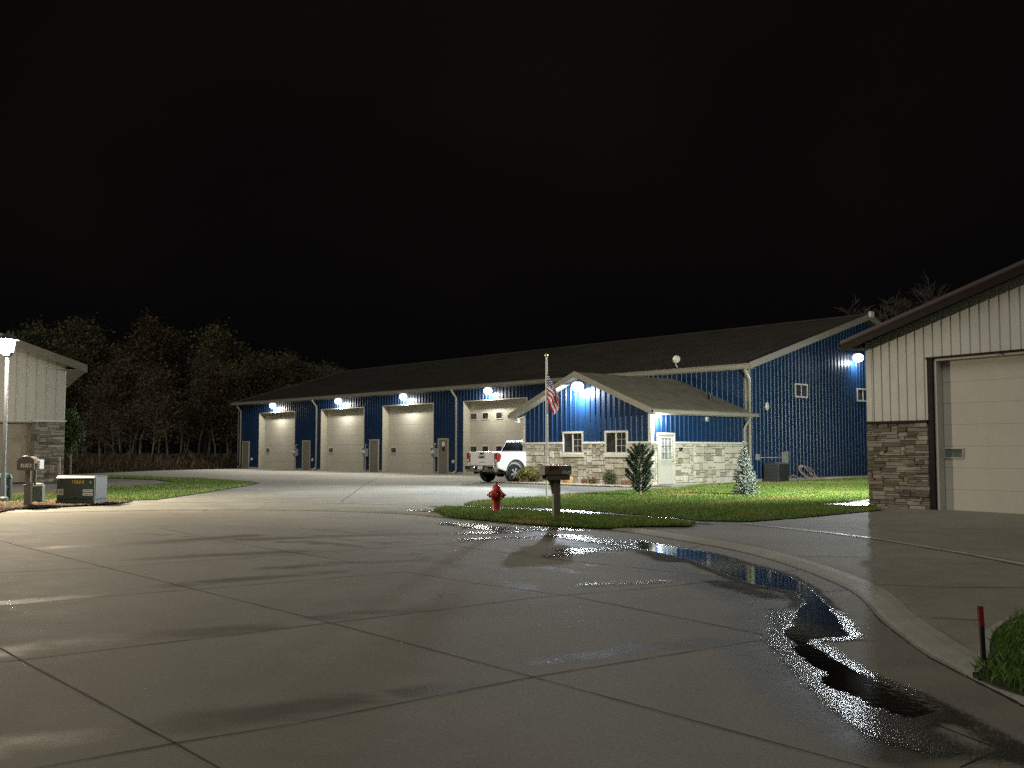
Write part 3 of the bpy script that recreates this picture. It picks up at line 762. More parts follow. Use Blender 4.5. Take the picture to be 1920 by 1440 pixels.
# ---------------------------------------------------------------- building parts
RIBW = (.0, .020, .056, .076)
def corr(mb, a0, a1, zb, zt, fmap, pitch=.29, h=.026, holes=(), phase=0.0, brk=()):
    """ribbed steel sheet; fmap(a, out, z) -> point; zb/zt may be functions of a; holes are (a0, a1, z0, z1)"""
    fb = zb if callable(zb) else (lambda a: zb); ft = zt if callable(zt) else (lambda a: zt)
    st = {round(a0, 5): None, round(a1, 5): None}
    pr = []
    k0 = int(math.floor((a0 - phase) / pitch)) - 1; k1 = int(math.ceil((a1 - phase) / pitch)) + 1
    for k in range(k0, k1):
        for r_, hh in zip(RIBW, (0, h, h, 0)):
            pr.append((phase + k * pitch + r_, hh))
    pa = np.array([p[0] for p in pr]); ph = np.array([p[1] for p in pr])
    pos = sorted(set([round(a0, 4), round(a1, 4)] + [round(p, 4) for p in pa if a0 < p < a1] + [round(b, 4) for b in brk if a0 < b < a1] + [round(x, 4) for hl in holes for x in hl[:2] if a0 < x < a1]))
    O = np.interp(pos, pa, ph)
    for i in range(len(pos) - 1):
        p, q = pos[i], pos[i + 1]; mid = (p + q) / 2
        seg = [(fb(mid), None)]
        cuts = sorted([(hl[2], hl[3]) for hl in holes if hl[0] < mid < hl[1]])
        spans = []; lo = None
        zb0, zb1, zt0, zt1 = fb(p), fb(q), ft(p), ft(q)
        cur0, cur1 = zb0, zb1
        for c0, c1 in cuts:
            if c0 > max(cur0, cur1) + 1e-4: spans.append((cur0, cur1, c0, c0))
            cur0 = cur1 = c1
        spans.append((cur0, cur1, zt0, zt1))
        for s0, s1, t0, t1 in spans:
            mb.quad(fmap(p, O[i], s0), fmap(q, O[i + 1], s1), fmap(q, O[i + 1], t1), fmap(p, O[i], t0))
    return mb
def front(y):  return lambda a, o, z: (a, y - o, z)
def rightw(x): return lambda a, o, z: (x + o, a, z)
def blocks(mb, a0, a1, z0, z1, fmap, unit, wr, hr, holes=(), dr=(.0, .02), gap=.012, seed=1):
    """random coursed stone: every stone its own little proud block"""
    r = random.Random(seed); nx = int(round((a1 - a0) / unit[0])); nz = int(round((z1 - z0) / unit[1]))
    ux = (a1 - a0) / nx; uz = (z1 - z0) / nz
    occ = [[False] * nx for _ in range(nz)]
    for i in range(nz):
        for j in range(nx):
            x = a0 + (j + .5) * ux; z = z0 + (i + .5) * uz
            if any(h[0] < x < h[1] and h[2] < z < h[3] for h in holes): occ[i][j] = True
    for i in range(nz):
        for j in range(nx):
            if occ[i][j]: continue
            w = r.randint(*wr); h = r.randint(*hr)
            w = min(w, nx - j); h = min(h, nz - i)
            k = 1
            while k < w and not occ[i][j + k]: k += 1
            w = k
            if nx - (j + w) == 1 and not occ[i][j + w if j + w < nx else j]: w += 1
            hh = 1
            while hh < h and all(not occ[i + hh][j + q] for q in range(w)): hh += 1
            h = hh
            for p in range(h):
                for q in range(w): occ[i + p][j + q] = True
            g = gap / 2; d = r.uniform(*dr)
            xa, xb, za, zb = a0 + j * ux + g, a0 + (j + w) * ux - g, z0 + i * uz + g, z0 + (i + h) * uz - g
            jx = lambda: r.uniform(-.3, .3) * gap
            b = min(.008, (zb - za) * .2)
            p4 = [(xa + jx(), za + jx()), (xb + jx(), za + jx()), (xb + jx(), zb + jx()), (xa + jx(), zb + jx())]
            inn = [(xa + b, za + b), (xb - b, za + b), (xb - b, zb - b), (xa + b, zb - b)]
            ds = [d + r.uniform(-.004, .004) for _ in range(4)]
            vs = [fmap(x, 0, z) for x, z in p4] + [fmap(x, max(.003, d - .006), z) for x, z in p4] + [fmap(x, max(.004, dd), z) for (x, z), dd in zip(inn, ds)]
            mb.add(vs, [(0, 1, 5, 4), (1, 2, 6, 5), (2, 3, 7, 6), (3, 0, 4, 7), (4, 5, 9, 8), (5, 6, 10, 9), (6, 7, 11, 10), (7, 4, 8, 11), (8, 9, 10, 11)])
    return mb
def place_light(name, typ, parent, loc, energy, color, radius=.06, aim=None, cone=140, blend=1.0):
    l = bpy.data.lights.new(name, typ); l.energy = energy; l.color = color; l.shadow_soft_size = radius
    if typ == 'SPOT': l.spot_size = R(cone); l.spot_blend = blend
    o = bpy.data.objects.new(name, l); COL.objects.link(o); o.parent = parent; o.location = loc
    if aim is not None: o.rotation_euler = Vector(aim).to_track_quat('-Z', 'Y').to_euler()
    return o
WARMW = (1.0, .95, .84); COOL = (.86, .94, 1.0)
def wall_pack(parent, loc, out, throw, spill, color=WARMW, down=.35, lens='lens', cone=150, size=1.0, side=0.0):
    """flood lamp on a wall: housing, bracket, glowing lens and its own light"""
    o = Vector(out).normalized(); s = Vector((-o.y, o.x, 0)); up = Vector((0, 0, 1)); c = Vector(loc)
    B = lambda f, r_, u: c + o * f * size + s * r_ * size + up * u * size
    mb = MB()
    mb.bar(B(-.27, 0, -.06), B(-.27, 0, .16), .18, .02, up=o); mb.bar(B(-.27, 0, .08), B(-.08, 0, .10), .06, .06)
    q = c - up * .02
    mb.lathe([(.085 * size, .105 * size), (.09 * size, .115 * size), (.07 * size, .135 * size), (.03 * size, .145 * size)], 18, tuple(q))
    fx = mb.build('wall_light', M['grey'], parent)
    MB().lathe([(.05 * size, -.12 * size), (.11 * size, -.10 * size), (.145 * size, -.05 * size), (.152 * size, .0), (.145 * size, .05 * size), (.12 * size, .085 * size), (.085 * size, .104 * size)], 18, tuple(q)).build('lens', M[lens], fx, smooth=True)
    aim = o + Vector((0, 0, -down)) + s * side
    if throw: place_light('flood_beam', 'SPOT', fx, q + o * (.26 * size), throw, color, .10, aim, cone)
    if spill: place_light('lamp_spill', 'POINT', fx, q - up * (.12 * size - .0 + .02), spill, color, .04)
    return fx
def garage_door(parent, x0, x1, z0, z1, y, rows, wins, mat, wmat, gl=None, name='garage_door', label=None, fine=True):
    mb = MB(); n = rows; hh = (z1 - z0) / n
    for i in range(n):
        a, b = z0 + i * hh, z0 + (i + 1) * hh
        mb.hexa([(x0, y, a + .003), (x1, y, a + .003), (x1, y + .05, a + .003), (x0, y + .05, a + .003), (x0, y + .003, b - .004), (x1, y + .003, b - .004), (x1, y + .05, b - .004), (x0, y + .05, b - .004)])
        mb.box(x0, x1, y + .010, y + .045, b - .004, b + .003)
        k = 1
        for f in ():
            mb.box(x0 + .02, x1 - .02, y - .0014, y + .003, a + hh * f - .012, a + hh * f + .012)
    d = mb.build(name, mat, parent)
    if label: d['label'] = label
    for (wx0, wx1, wz0, wz1) in wins:
        f = MB(); t = .055 if fine else .028
        f.box(wx0, wx1, y - .03, y - .006, wz0, wz0 + t); f.box(wx0, wx1, y - .03, y - .006, wz1 - t, wz1)
        f.box(wx0, wx0 + t, y - .03, y - .006, wz0 + t, wz1 - t); f.box(wx1 - t, wx1, y - .03, y - .006, wz0 + t, wz1 - t)
        w = f.build('window', wmat, d, bevel=.006)
        MB().box(wx0 + t - .004, wx1 - t + .004, y - .014, y - .008, wz0 + t - .004, wz1 - t + .004).build('pane', gl or M['glass'], w)
    return d
def frame_opening(parent, x0, x1, z1, y, t, mat, z0=0.0, dep=.0):
    mb = MB()
    mb.box(x0, x0 + t, -.035, y, z0, z1 - t); mb.box(x1 - t, x1, -.035, y, z0, z1 - t); mb.box(x0, x1, -.035, y, z1 - t, z1)
    return mb.build('door_frame', mat, parent, bevel=.008)
def entry_door(parent, x0, x1, z1, mat, fmat, lab=None, handle='r', y=0.0):
    mb = MB(); t = .07
    mb.box(x0, x0 + t, y - .06, y - .005, 0, z1); mb.box(x1 - t, x1, y - .06, y - .005, 0, z1); mb.box(x0 + t, x1 - t, y - .06, y - .005, z1 - t, z1)
    d = MB().box(x0 + t + .004, x1 - t - .004, y - .042, y - .006, .02, z1 - t - .005).build('entry_door', mat, parent)
    if lab: d['label'] = lab
    mb.build('frame', fmat, d, bevel=.006)
    hx = x0 + .17 if handle == 'l' else x1 - .17
    h = MB(); h.lathe([(.028, 0), (.028, -.02), (.012, -.022), (.012, -.05), (.027, -.055), (.03, -.075), (.018, -.09)], 12, (hx, y - .043, 1.0), 'y')
    h.lathe([(.025, 0), (.025, -.018), (.01, -.02)], 12, (hx, y - .043, 1.14), 'y'); h.build_by('handle', M['grey'], d, lambda x, y, z: 'deadbolt' if z > 1.09 else 'handle')
    return d
def downspout(parent, x, y, ztop, mat, out=.4, zb=.1, kick=True, dirv=(0, -1)):
    D = Vector((dirv[0], dirv[1], 0)); p = Vector((x, y, 0)); up = Vector((0, 0, 1))
    mb = MB()
    pts = [p + D * out + up * ztop, p + D * (out - .03) + up * (ztop - .12), p + D * .13 + up * (ztop - .45), p + D * .09 + up * (ztop - .6), p + D * .09 + up * (zb + .25)]
    if kick: pts += [p + D * .12 + up * (zb + .14), p + D * .38 + up * zb]
    mb.tube(pts, .058, 8)
    for z in (1.0, 2.6, 4.0):
        if z < ztop - .7: mb.lathe([(.066, z), (.066, z + .03)], 8, (p.x + D.x * .09, p.y + D.y * .09, 0))
    return mb.build('downspout', mat, parent, smooth=True)
def gutter(mb, x0, x1, y, z):
    mb.prism([(y, z), (y - .015, z - .02), (y - .105, z - .02), (y - .125, z - .005 + .12), (y - .11, z + .12), (y - .095, z), (y - .012, z + .002)], x0, x1, 'x')

# ---------------------------------------------------------------- main blue building
bld = empty('metal_building', tuple(MA), MROT)
tag(bld, 'long blue ribbed steel building with four tan garage doors and dark roof', 'building')
L = 48.6; Wd = 19.9; EZ = 5.08; RY = Wd / 2; RZ = 8.02
DOORS = [(-45.12, -39.62), (-36.0, -30.5), (-28.37, -22.87), (-20.02, -14.42)]
DT = 4.31
zt_g = lambda a: EZ + (RZ - EZ) * (1 - abs(a - RY) / RY)
w = MB()
corr(w, -L, 0, .1, EZ, front(0), holes=[(a, b, -1, DT) for a, b in DOORS])
w.build('front_wall', M['blue'], bld)
w = MB(); corr(w, -L, 0, .1, EZ, lambda a, o, z: (a, Wd + o, z)); w.build('rear_wall', M['blue'], bld)
w = MB(); corr(w, .0, Wd, .1, zt_g, rightw(0), brk=(RY,)); w.build('gable_wall', M['blue'], bld); w = MB(); corr(w, 0, Wd, .1, zt_g, lambda a, o, z: (-L - o, a, z), brk=(RY,))
w.build('gable_wall', M['blue'], bld)
fd = MB(); xs = [-L] + [q for d_ in DOORS for q in d_] + [0]
for i in range(0, len(xs), 2): fd.box(xs[i] + .01, xs[i + 1] - .01, -.03, .06, -.6, .12)
fd.box(-.06, .03, .07, Wd, -.6, .12); fd.build_by('footing', M['kerb'], bld, lambda x, y, z: (sum(x > q for q in xs), y > .065))
# roof
sl = (RZ - EZ) / RY; ov = .42; th = .2
rp = [(-ov, EZ - sl * ov + .06), (RY, RZ + .06), (Wd + ov, EZ - sl * ov + .06), (Wd + ov, EZ - sl * ov + .06 + th), (RY, RZ + .06 + th), (-ov, EZ - sl * ov + .06 + th)]
r_ = MB(); r_.prism(rp, -L - .4, .42, 'x')
for k in range(int(49 / .305)):
    x = .36 - k * .305
    for sgn in (0, 1):
        y0, y1 = (-ov, RY) if sgn == 0 else (RY, Wd + ov)
        z0 = EZ - sl * ov + .06 + th; z1 = RZ + .06 + th
        za, zb = (z0, z1) if sgn == 0 else (z1, z0)
        r_.hexa([(x - .02, y0, za - .01), (x + .02, y0, za - .01), (x + .02, y1, zb - .01), (x - .02, y1, zb - .01), (x - .01, y0, za + .022), (x + .01, y0, za + .022), (x + .01, y1, zb + .022), (x - .01, y1, zb + .022)])
r_.prism([(RY - .2, RZ + th + .02), (RY, RZ + th + .085), (RY + .2, RZ + th + .02), (RY, RZ + th + .13)], -L - .4, .42, 'x')
roof = r_.build('roof', M['roof'], bld)
rt = MB()
for xx in (.424, -L - .43):
    rt.prism([(-ov - .01, EZ - sl * ov + .0), (RY, RZ + .0), (Wd + ov, EZ - sl * ov), (Wd + ov, EZ - sl * ov + th + .10), (RY, RZ + th + .10), (-ov - .01, EZ - sl * ov + th + .10)], xx, xx + .03, 'x')
rt.build_by('rake_trim', M['gut'], bld, lambda x, y, z: x > -10)
cap = MB(); cap.box(.46, .62, RY - .22, RY + .22, RZ + .1, RZ + .42); cap.build('ridge_cap', M['white'], bld, bevel=.08)
sf = MB(); sf.box(-L - .38, .40, -ov + .02, -.028, EZ - .10, EZ - .08); sf.build('soffit', M['gut'], bld)
g = MB(); gutter(g, -L - .42, .44, -ov - .004, EZ - .05); g.box(-L - .4, .42, -ov - .003, -ov + .018, EZ - .12, EZ + .13); g.build('gutter', M['gut'], bld)
ct = MB()
ct.box(-.16, .035, -.035, -.022, .1, EZ - .11); ct.box(.0225, .035, -.022, .16, .1, EZ - .05)
ct.box(-L - .035, -L + .12, -.035, -.022, .1, EZ - .11); ct.build_by('corner_trim', M['gut'], bld, lambda x, y, z: x > -10)
for x in (-48.03, -36.49, -20.6): downspout(bld, x, 0, EZ - .08, M['gut'], .45, .02)
downspout(bld, .16, -.02, EZ - .08, M['gut'], .42, .02, False)
for i, (a, b) in enumerate(DOORS):
    frame_opening(bld, a, b, DT, .46, .045, M['tan'], -.1)
    wins = [(a + .30, a + .95, 1.20, 1.62), (b - .95, b - .30, 1.20, 1.62)]
    if i == 3:
        wins = []
        for (u0, u1) in ((881, 894.6), (903, 916.3), (929, 942.2), (956, 970)):
            x0 = floc(u0, 780, .42)[0]; x1 = floc(u1, 780, .42)[0]
            wins += [(x0, x1, 1.22, 1.68), (x0, x1, 3.18, 3.62)]
    garage_door(bld, a + .046, b - .046, -.02, DT - .046, .45, 7, wins, M['door'], M['white'], None)
for (a, b, hd) in ((-47.75, -46.6, 'l'), (-38.45, -37.35, 'l'), (-29.8, -28.72, 'l'), (-22.4, -21.36, 'l')):
    d = entry_door(bld, a, b, 2.12, M['pdoor'], M['tan'], handle=hd, y=-.02)
    if a == -22.4:
        MB().box(a + .42, a + .66, -.067, -.0625, 1.66, 1.92).build('paper_notice', M['sticker'], d)
        MB().box(a + .42, a + .68, -.067, -.0625, 1.36, 1.60).build('dark_sign', M['black'], d)
for x in (-46.15, -37.0, -20.9):
    f = MB(); f.lathe([(.10, -.02), (.12, -.06), (.09, -.12), (.03, -.15)], 12, (x, 0, .72), 'y'); f.build('hose_bib_cover', M['white'], bld, smooth=True)
for x in (-39.28, -30.16, -22.62):
    m_ = MB(); m_.box(x - .2, x + .22, -.24, -.03, 1.0, 1.52); m_.tube([(x, -.14, -.1), (x, -.14, 1.0)], .045, 8); m_.tube([(x, -.14, 1.52), (x, -.12, 1.75), (x, -.03, 1.82)], .03, 8)
    e = m_.build('electric_meter', M['grey'], bld, bevel=.012)
    MB().lathe([(.12, -.24), (.12, -.30), (.10, -.37), (.04, -.40)], 16, (x - .02, 0, 1.28), 'y').build('meter_glass', M['white'], e, smooth=True)
for x, th_ in ((-42.5, 3400), (-33.3, 3400), (-25.7, 3400), (-17.45, 3000)):
    wall_pack(bld, (x, -.30, 4.80), (0, -1, 0), th_, 320, WARMW, .32, size=1.6, cone=140)
# gable wall fittings
def gwin(y0, y1, z0, z1, slide):
    f = MB(); t = .065; X0, X1 = .022, .065
    f.box(X0, X1, y0, y1, z0, z0 + t); f.box(X0, X1, y0, y1, z1 - t, z1); f.box(X0, X1, y0, y0 + t, z0 + t, z1 - t); f.box(X0, X1, y1 - t, y1, z0 + t, z1 - t)
    m = (y0 + y1) / 2; f.box(X0, X1 - .01, m - .025, m + .025, z0 + t, z1 - t)
    w_ = f.build('window', M['white'], bld, bevel=.006)
    MB().box(.024, .034, y0 + t, m - .025, z0 + t, z1 - t).build('pane', M['upglass'], w_); MB().box(.024, .034, m + .025, y1 - t, z0 + t, z1 - t).build('pane', M['upglass'], w_)
gwin(3.67, 4.73, 3.86, 4.52, 0); gwin(9.25, 10.42, 3.86, 4.52, 1)
wall_pack(bld, (.30, 8.98, 6.05), (1, 0, 0), 11000, 200, COOL, .25, 'lens2', 165, 1.7, -.35)
MB().lathe([(.10, .02), (.115, .07), (.08, .11)], 16, (0, 0, 0), 'x').build('vent_cover', M['white'], bld, loc=(0, 1.36, 3.37), smooth=True).scale = (1, 1, 1.75)
mb = MB(); mb.box(.02, .16, 2.5, 2.86, .82, 1.34); mb.tube([(.09, 2.68, -.2), (.09, 2.68, .82)], .035, 8); mb.tube([(.05, .62, 1.06), (.05, 2.5, 1.06)], .02, 8); mb.box(.02, .12, .45, .66, .95, 1.22)
mb.build('electric_box', M['grey'], bld, bevel=.01)
MB().lathe([(.03, .02), (.04, .10), (.02, .16)], 10, (0, 3.75, .55), 'x').build('hose_tap', M['grey'], bld)
bt = MB(); bt.box(.024, .05, 6.2, Wd, -.02, .11); bt.build('base_trim', M['white'], bld)

# ---------------------------------------------------------------- office wing
OY = -6.41; OX = -.15
oxl = floc(982, 880, OY)[0] - OX
O0 = mw(OX, OY); off = empty('office_wing', O0, MROT)
tag(off, 'small gabled office with blue siding over pale stone and two windows', 'office')
OL = -oxl; OD = -OY
q = lambda u, v: (lambda t: (t[0] - OX, t[1]))(floc(u, v, OY))
qs = lambda u, v: (lambda t: (t[0] - OY, t[1]))(sloc(u, v, OX))
capz = .5 * (q(982, 833)[1] + q(1222, 832)[1]); ez = q(1215, 766)[1] + .02
xc = -OL / 2; rz = q(1088, 704)[1]
wA = (q(1057, 830)[0], q(1094, 830)[0], q(1057, 850)[1], q(1057, 811)[1]); wB = (q(1136, 830)[0], q(1177, 830)[0], wA[2], wA[3])
dA = (qs(1231, 850)[0], qs(1264, 850)[0], 0, qs(1231, 811)[1])
print('office', OL, OD, capz, ez, rz, xc, wA, wB, dA)
ztop = lambda a: ez + (rz - ez) * (1 - abs(a - xc) / (OL / 2)) - .04
osl = (rz - ez) / (OL / 2)
w = MB(); corr(w, -OL, 0, capz + .06, ztop, front(0), holes=[(wA[0], wA[1], wA[2] - .3, wA[3]), (wB[0], wB[1], wB[2] - .3, wB[3])], brk=(xc,), phase=.05)
w.build('front_siding', M['blue'], off)
w = MB(); corr(w, 0, OD, capz + .06, ez - .1, rightw(0), holes=[(dA[0], dA[1], 0, dA[3])], phase=.03); w.build('side_siding', M['blue'], off)
w = MB(); corr(w, 0, OD, 0.0, ez - .1, lambda a, o, z: (-OL - o, a, z)); w.build('rear_siding', M['blue'], off)
hw = [(wA[0], wA[1], wA[2] - .17, 9), (wB[0], wB[1], wB[2] - .17, 9)]
s_ = MB(); blocks(s_, -OL - .04, .045, -.05, capz, front(-.012), (.11, .10), (2, 6), (1, 3), hw, (.014, .055), .026, 3)
s_.build('front_stone', M['ashlar'], off)
s_ = MB(); blocks(s_, -.01, OD - .05, -.05, capz, rightw(.012), (.11, .10), (2, 6), (1, 3), [(dA[0] - .03, dA[1] + .03, -1, 9)], (.010, .03), .022, 5)
s_.build_by('side_stone', M['ashlar'], off, lambda x, y, z: y > dA[0] + .3)
m_ = MB()
for a, b in ((-OL - .03, wA[0]), (wA[1], wB[0]), (wB[1], .03)): m_.box(a, b, -.012, .1, -.4, capz)
for ww in (wA, wB): m_.box(ww[0], ww[1], -.012, .1, -.4, ww[2] - .17)
m_.box(-.1, .012, .101, dA[0], -.4, capz); m_.box(-.1, .012, dA[1], OD, -.4, capz); m_.build('mortar_bed', M['mortar'], off)
c_ = MB()
for a, b in ((-OL - .07, wA[0] - .01), (wA[1] + .01, wB[0] - .01), (wB[1] + .01, .09)): c_.box(a, b, -.085, .0, capz, capz + .085)
c_.box(.0, .09, .001, dA[0] - .02, capz, capz + .085); c_.box(.0, .09, dA[1] + .02, OD, capz, capz + .085)
c_.build_by('stone_cap', M['limestone'], off, lambda x, y, z: (0, x > wA[0], x > wB[0]) if x < -.0 and y < .0005 else (1, y > dA[0] + .3, 0), bevel=.01)
for ww in (wA, wB):
    f = MB(); x0, x1, z0, z1 = ww; t = .05
    f.box(x0 - .02, x1 + .02, -.07, .02, z1 - t, z1 + .03); f.box(x0, x1, -.07, .02, z0, z0 + t); f.box(x0 - .02, x0 + t, -.07, .02, z0 + t, z1 - t); f.box(x1 - t, x1 + .02, -.07, .02, z0 + t, z1 - t)
    xm = (x0 + x1) / 2; f.box(xm - .025, xm + .025, -.06, .02, z0 + t, z1 - t)
    wo = f.build('window', M['tan'], off, bevel=.006)
    MB().box(x0 + t, xm - .025, -.02, .01, z0 + t, z1 - t).build('pane', M['glass'], wo)
    MB().box(xm + .025, x1 - t, -.02, .01, z0 + t, z1 - t).build('pane', M['glass'], wo)
    gr = MB(); xa, xb = xm + .025, x1 - t
    gr.box((xa + xb) / 2 - .008, (xa + xb) / 2 + .008, -.028, -.021, z0 + t, z1 - t)
    for k in (1, 2): gr.box(xa, xb, -.0285, -.0215, z0 + t + (z1 - z0 - 2 * t) * k / 3 - .008, z0 + t + (z1 - z0 - 2 * t) * k / 3 + .008)
    gr.build('window_grille', M['tan'], wo)
    MB().box(x0 - .08, x1 + .08, -.10, .0, z0 - .16, z0 - .003).build('sill', M['limestone'], wo, bevel=.012)
# roof: two slopes with tan fascia and gutter
oe = .42; of = .5; rr = MB(); tz = .12
zE = ez - osl * oe
rp = [(-OL - oe, zE), (xc, rz), (oe, zE), (oe, zE + tz), (xc, rz + tz), (-OL - oe, zE + tz)]
rr.prism(rp, -of, OD - .03, 'y'); rr.build('roof', M['shingle'], off)
fs = MB(); fs.prism([(-OL - oe - .02, zE - .10), (xc, rz - .10), (oe + .02, zE - .10), (oe + .02, zE + tz + .03), (xc, rz + tz + .03), (-OL - oe - .02, zE + tz + .03)], -of - .035, -of - .003, 'y')
fs.prism([(-OL - oe, zE - .06), (xc, rz - .06), (oe, zE - .06), (oe, zE - .045), (xc, rz - .045), (-OL - oe, zE - .045)], -of, -.03, 'y')
fs.box(.03, oe, -.02, OD - .05, zE - .09, zE - .07); fs.box(-OL - oe, -OL - .03, -.02, OD - .05, zE - .09, zE - .07)
fs.build('fascia', M['gut'], off)
go = MB()
def ygut(x, sg, y0, y1, z): go.prism([(x, z), (x + sg * .015, z - .02), (x + sg * .105, z - .02), (x + sg * .125, z + .115), (x + sg * .11, z + .12), (x + sg * .095, z), (x + sg * .012, z + .002)], y0, y1, 'y')
ygut(oe + .003, 1, -of, OD + .25, zE - .04); ygut(-OL - oe - .003, -1, -of, OD - .05, zE - .04); go.build('gutter', M['gut'], off)
downspout(off, .0, OD - .22, zE - .04, M['gut'], oe, .05, True, (1, 0))
ct = MB(); ct.box(-.13, .03, -.034, -.022, capz + .09, ez - .12); ct.box(.0225, .034, -.022, .13, capz + .09, ez - .12); ct.box(-OL - .03, -OL + .13, -.034, -.022, capz + .09, ez - .12); ct.build_by('corner_trim', M['white'], off, lambda x, y, z: x > -3)
# the office door is on the side wall
y0, y1, zt = dA[0], dA[1], dA[3]
fr = MB(); t = .075
fr.box(.0, .075, y0, y0 + t, 0, zt); fr.box(.0, .075, y1 - t, y1, 0, zt); fr.box(.0, .075, y0 + t, y1 - t, zt - t, zt)
d = MB().box(-.02, .04, y0 + t, y1 - t, .02, zt - t).build('entry_door', M['tandoor2'], off)
fr.build('frame', M['tan'], d, bevel=.006)
gl = MB(); a, b = y0 + t + .15, y1 - t - .15; z0, z1 = 1.02, zt - t - .14
gl.box(.041, .047, a, b, z0, z1); pn = gl.build('pane', glass('door_pane', (.26, .27, .26), .15), d)
gg = MB(); gg.box(.04, .066, a - .04, a, z0 - .04, z1 + .04); gg.box(.04, .066, b, b + .04, z0 - .04, z1 + .04); gg.box(.04, .066, a, b, z0 - .04, z0); gg.box(.04, .066, a, b, z1, z1 + .04)
for k in (1, 2): gg.box(.047, .060, a + (b - a) * k / 3 - .01, a + (b - a) * k / 3 + .01, z0, z1); gg.box(.0475, .0605, a, b, z0 + (z1 - z0) * k / 3 - .01, z0 + (z1 - z0) * k / 3 + .01)
gg.build('glazing_bars', M['white'], d)
h = MB(); h.lathe([(.028, 0), (.028, .02), (.012, .022), (.012, .05), (.03, .06), (.03, .075), (.016, .09)], 12, (.04, y1 - t - .08, .95), 'x'); h.lathe([(.026, 0), (.026, .03)], 12, (.04, y1 - t - .08, 1.12), 'x'); h.build_by('handle', M['grey'], d, lambda x, y, z: 'deadbolt' if z > 1.05 else 'handle')
MB().box(.0, .9, y0 - .2, y1 + .5, -.3, .0).build('door_step', M['walk'], off)
p_ = qs(1323, 786); MB().box(.02, .12, p_[0] - .08, p_[0] + .08, p_[1] - .1, p_[1] + .1).build('junction_box', M['grey'], off, bevel=.02)
p_ = qs(1274, 842); MB().box(.045, .11, p_[0] - .07, p_[0] + .07, p_[1] - .07, p_[1] + .06).build('outlet_box', M['black'], off, bevel=.015)
wall_pack(off, (xc, -.34, rz - .48), (0, -1, 0), 12500, 1000, COOL, .08, 'lens2', 112, 1.7)
# twin-head lamp at the left corner, and the little lamp under the eave by the door
lp = MB(); lx = -OL - .03; lp.bar((lx, -.02, ez - .18), (lx - .2, -.10, ez - .25), .05, .05); lp.lathe([(.05, 0), (.11, -.10), (.12, -.16)], 14, (lx - .24, -.12, ez - .22)); lp.lathe([(.05, 0), (.10, -.10), (.11, -.14)], 14, (lx - .10, -.22, ez - .30))
f1 = lp.build('corner_lamp', M['white'], off, smooth=True)
MB().lathe([(.10, -.155), (.10, -.175), (.06, -.19)], 14, (lx - .24, -.12, ez - .22)).build('lens', M['lens2'], f1)
place_light('corner_lamp_beam', 'SPOT', f1, (lx - .30, -.14, ez - .46), 500, COOL, .06, (-.8, .3, -.6), 130)
el = MB(); el.lathe([(.10, 0), (.11, -.05), (.08, -.10)], 16, (.24, .12, zE - .09)); e1 = el.build('eave_lamp', M['lens2'], off, smooth=True)
place_light('eave_lamp_glow', 'POINT', e1, (.26, .16, zE - .26), 420, COOL, .06)
v_ = MB(); px_ = -1.15; py_ = OD - 1.1; zz = rz - osl * abs(px_ - xc)
v_.tube([(px_, py_, zz - .1), (px_, py_, zz + .42)], .05, 10); v_.tube([(px_ + .16, py_ - .12, zz - .15), (px_ + .16, py_ - .12, zz + .34)], .05, 10); v_.build('vent_pipe', M['black'], off)

# ---------------------------------------------------------------- right hand workshop
ex, ey = gz(1633, 949, .13)
RDIR = np.array([.535, -.845]); RDIR /= np.linalg.norm(RDIR)
rw = empty('workshop', (ex, ey, .13), math.atan2(RDIR[1], RDIR[0]))
tag(rw, 'pale ribbed steel workshop with burgundy trim and brown ledge stone base', 'building')
RN = np.array([-RDIR[1], RDIR[0], 0]); RX = np.array([RDIR[0], RDIR[1], 0]); RO = np.array([ex, ey, .13])
def rl(u, v, y=0.0):
    p = onpl(u, v, RO + RN * y, RN) - RO; return float(np.dot(p, RX)), float(p[2])
cz2 = rl(1690, 794)[1]; dx0 = rl(1744, 850)[0]; dtz = rl(1750, 673)[1]; fr_in = rl(1755, 850)[0]
Wr = 12.4; rx = Wr / 2; we = rl(1629, 640)[1]; srk = (rl(1915, 515)[1] - we) / rl(1915, 515)[0]
print('workshop', cz2, dx0, dtz, we, srk, fr_in)
D2 = dx0 + 3.75; Dp = 15
RZ2 = we + srk * rx
ztr = lambda a: we + srk * (rx - abs(a - rx)) - .02
w = MB(); corr(w, 0, Wr, cz2 + .06, ztr, front(0), pitch=.26, h=.025, holes=[(dx0, D2, 0, dtz + .03), (Wr - D2, Wr - dx0, 0, dtz + .03)], brk=(rx,), phase=.12)
w.build('gable_siding', M['tansteel'], rw); w = MB(); corr(w, 0, Wr, 0, ztr, lambda a, o, z: (a, Dp + o, z), brk=(rx,)); w.build('rear_siding', M['tansteel'], rw)
w = MB(); corr(w, 0, Dp, cz2 + .06, we, lambda a, o, z: (-o, a, z)); corr(w, 0, Dp, 0, we, lambda a, o, z: (Wr + o, a, z)); w.build_by('side_siding', M['tansteel'], rw, lambda x, y, z: x > 3)
s_ = MB()
for a, b, sd in ((-.035, dx0 - .02, 8), (D2 + .02, Wr - D2 - .02, 9), (Wr - dx0 + .02, Wr + .035, 10)):
    blocks(s_, a, b, -.03, cz2, front(-.012), (.07, .055), (2, 8), (1, 2), (), (.012, .070), .010, sd)
s_.build_by('ledge_stone', M['ledgestone'], rw, lambda x, y, z: (x > dx0 + .5, x > D2 + 3))
s_ = MB(); blocks(s_, -.012, Dp, -.03, cz2, lambda a, o, z: (-.012 - o, a, z), (.07, .055), (3, 8), (1, 2), (), (.012, .05), .006, 12); s_.build('side_ledge_stone', M['ledgestone'], rw)
m_ = MB()
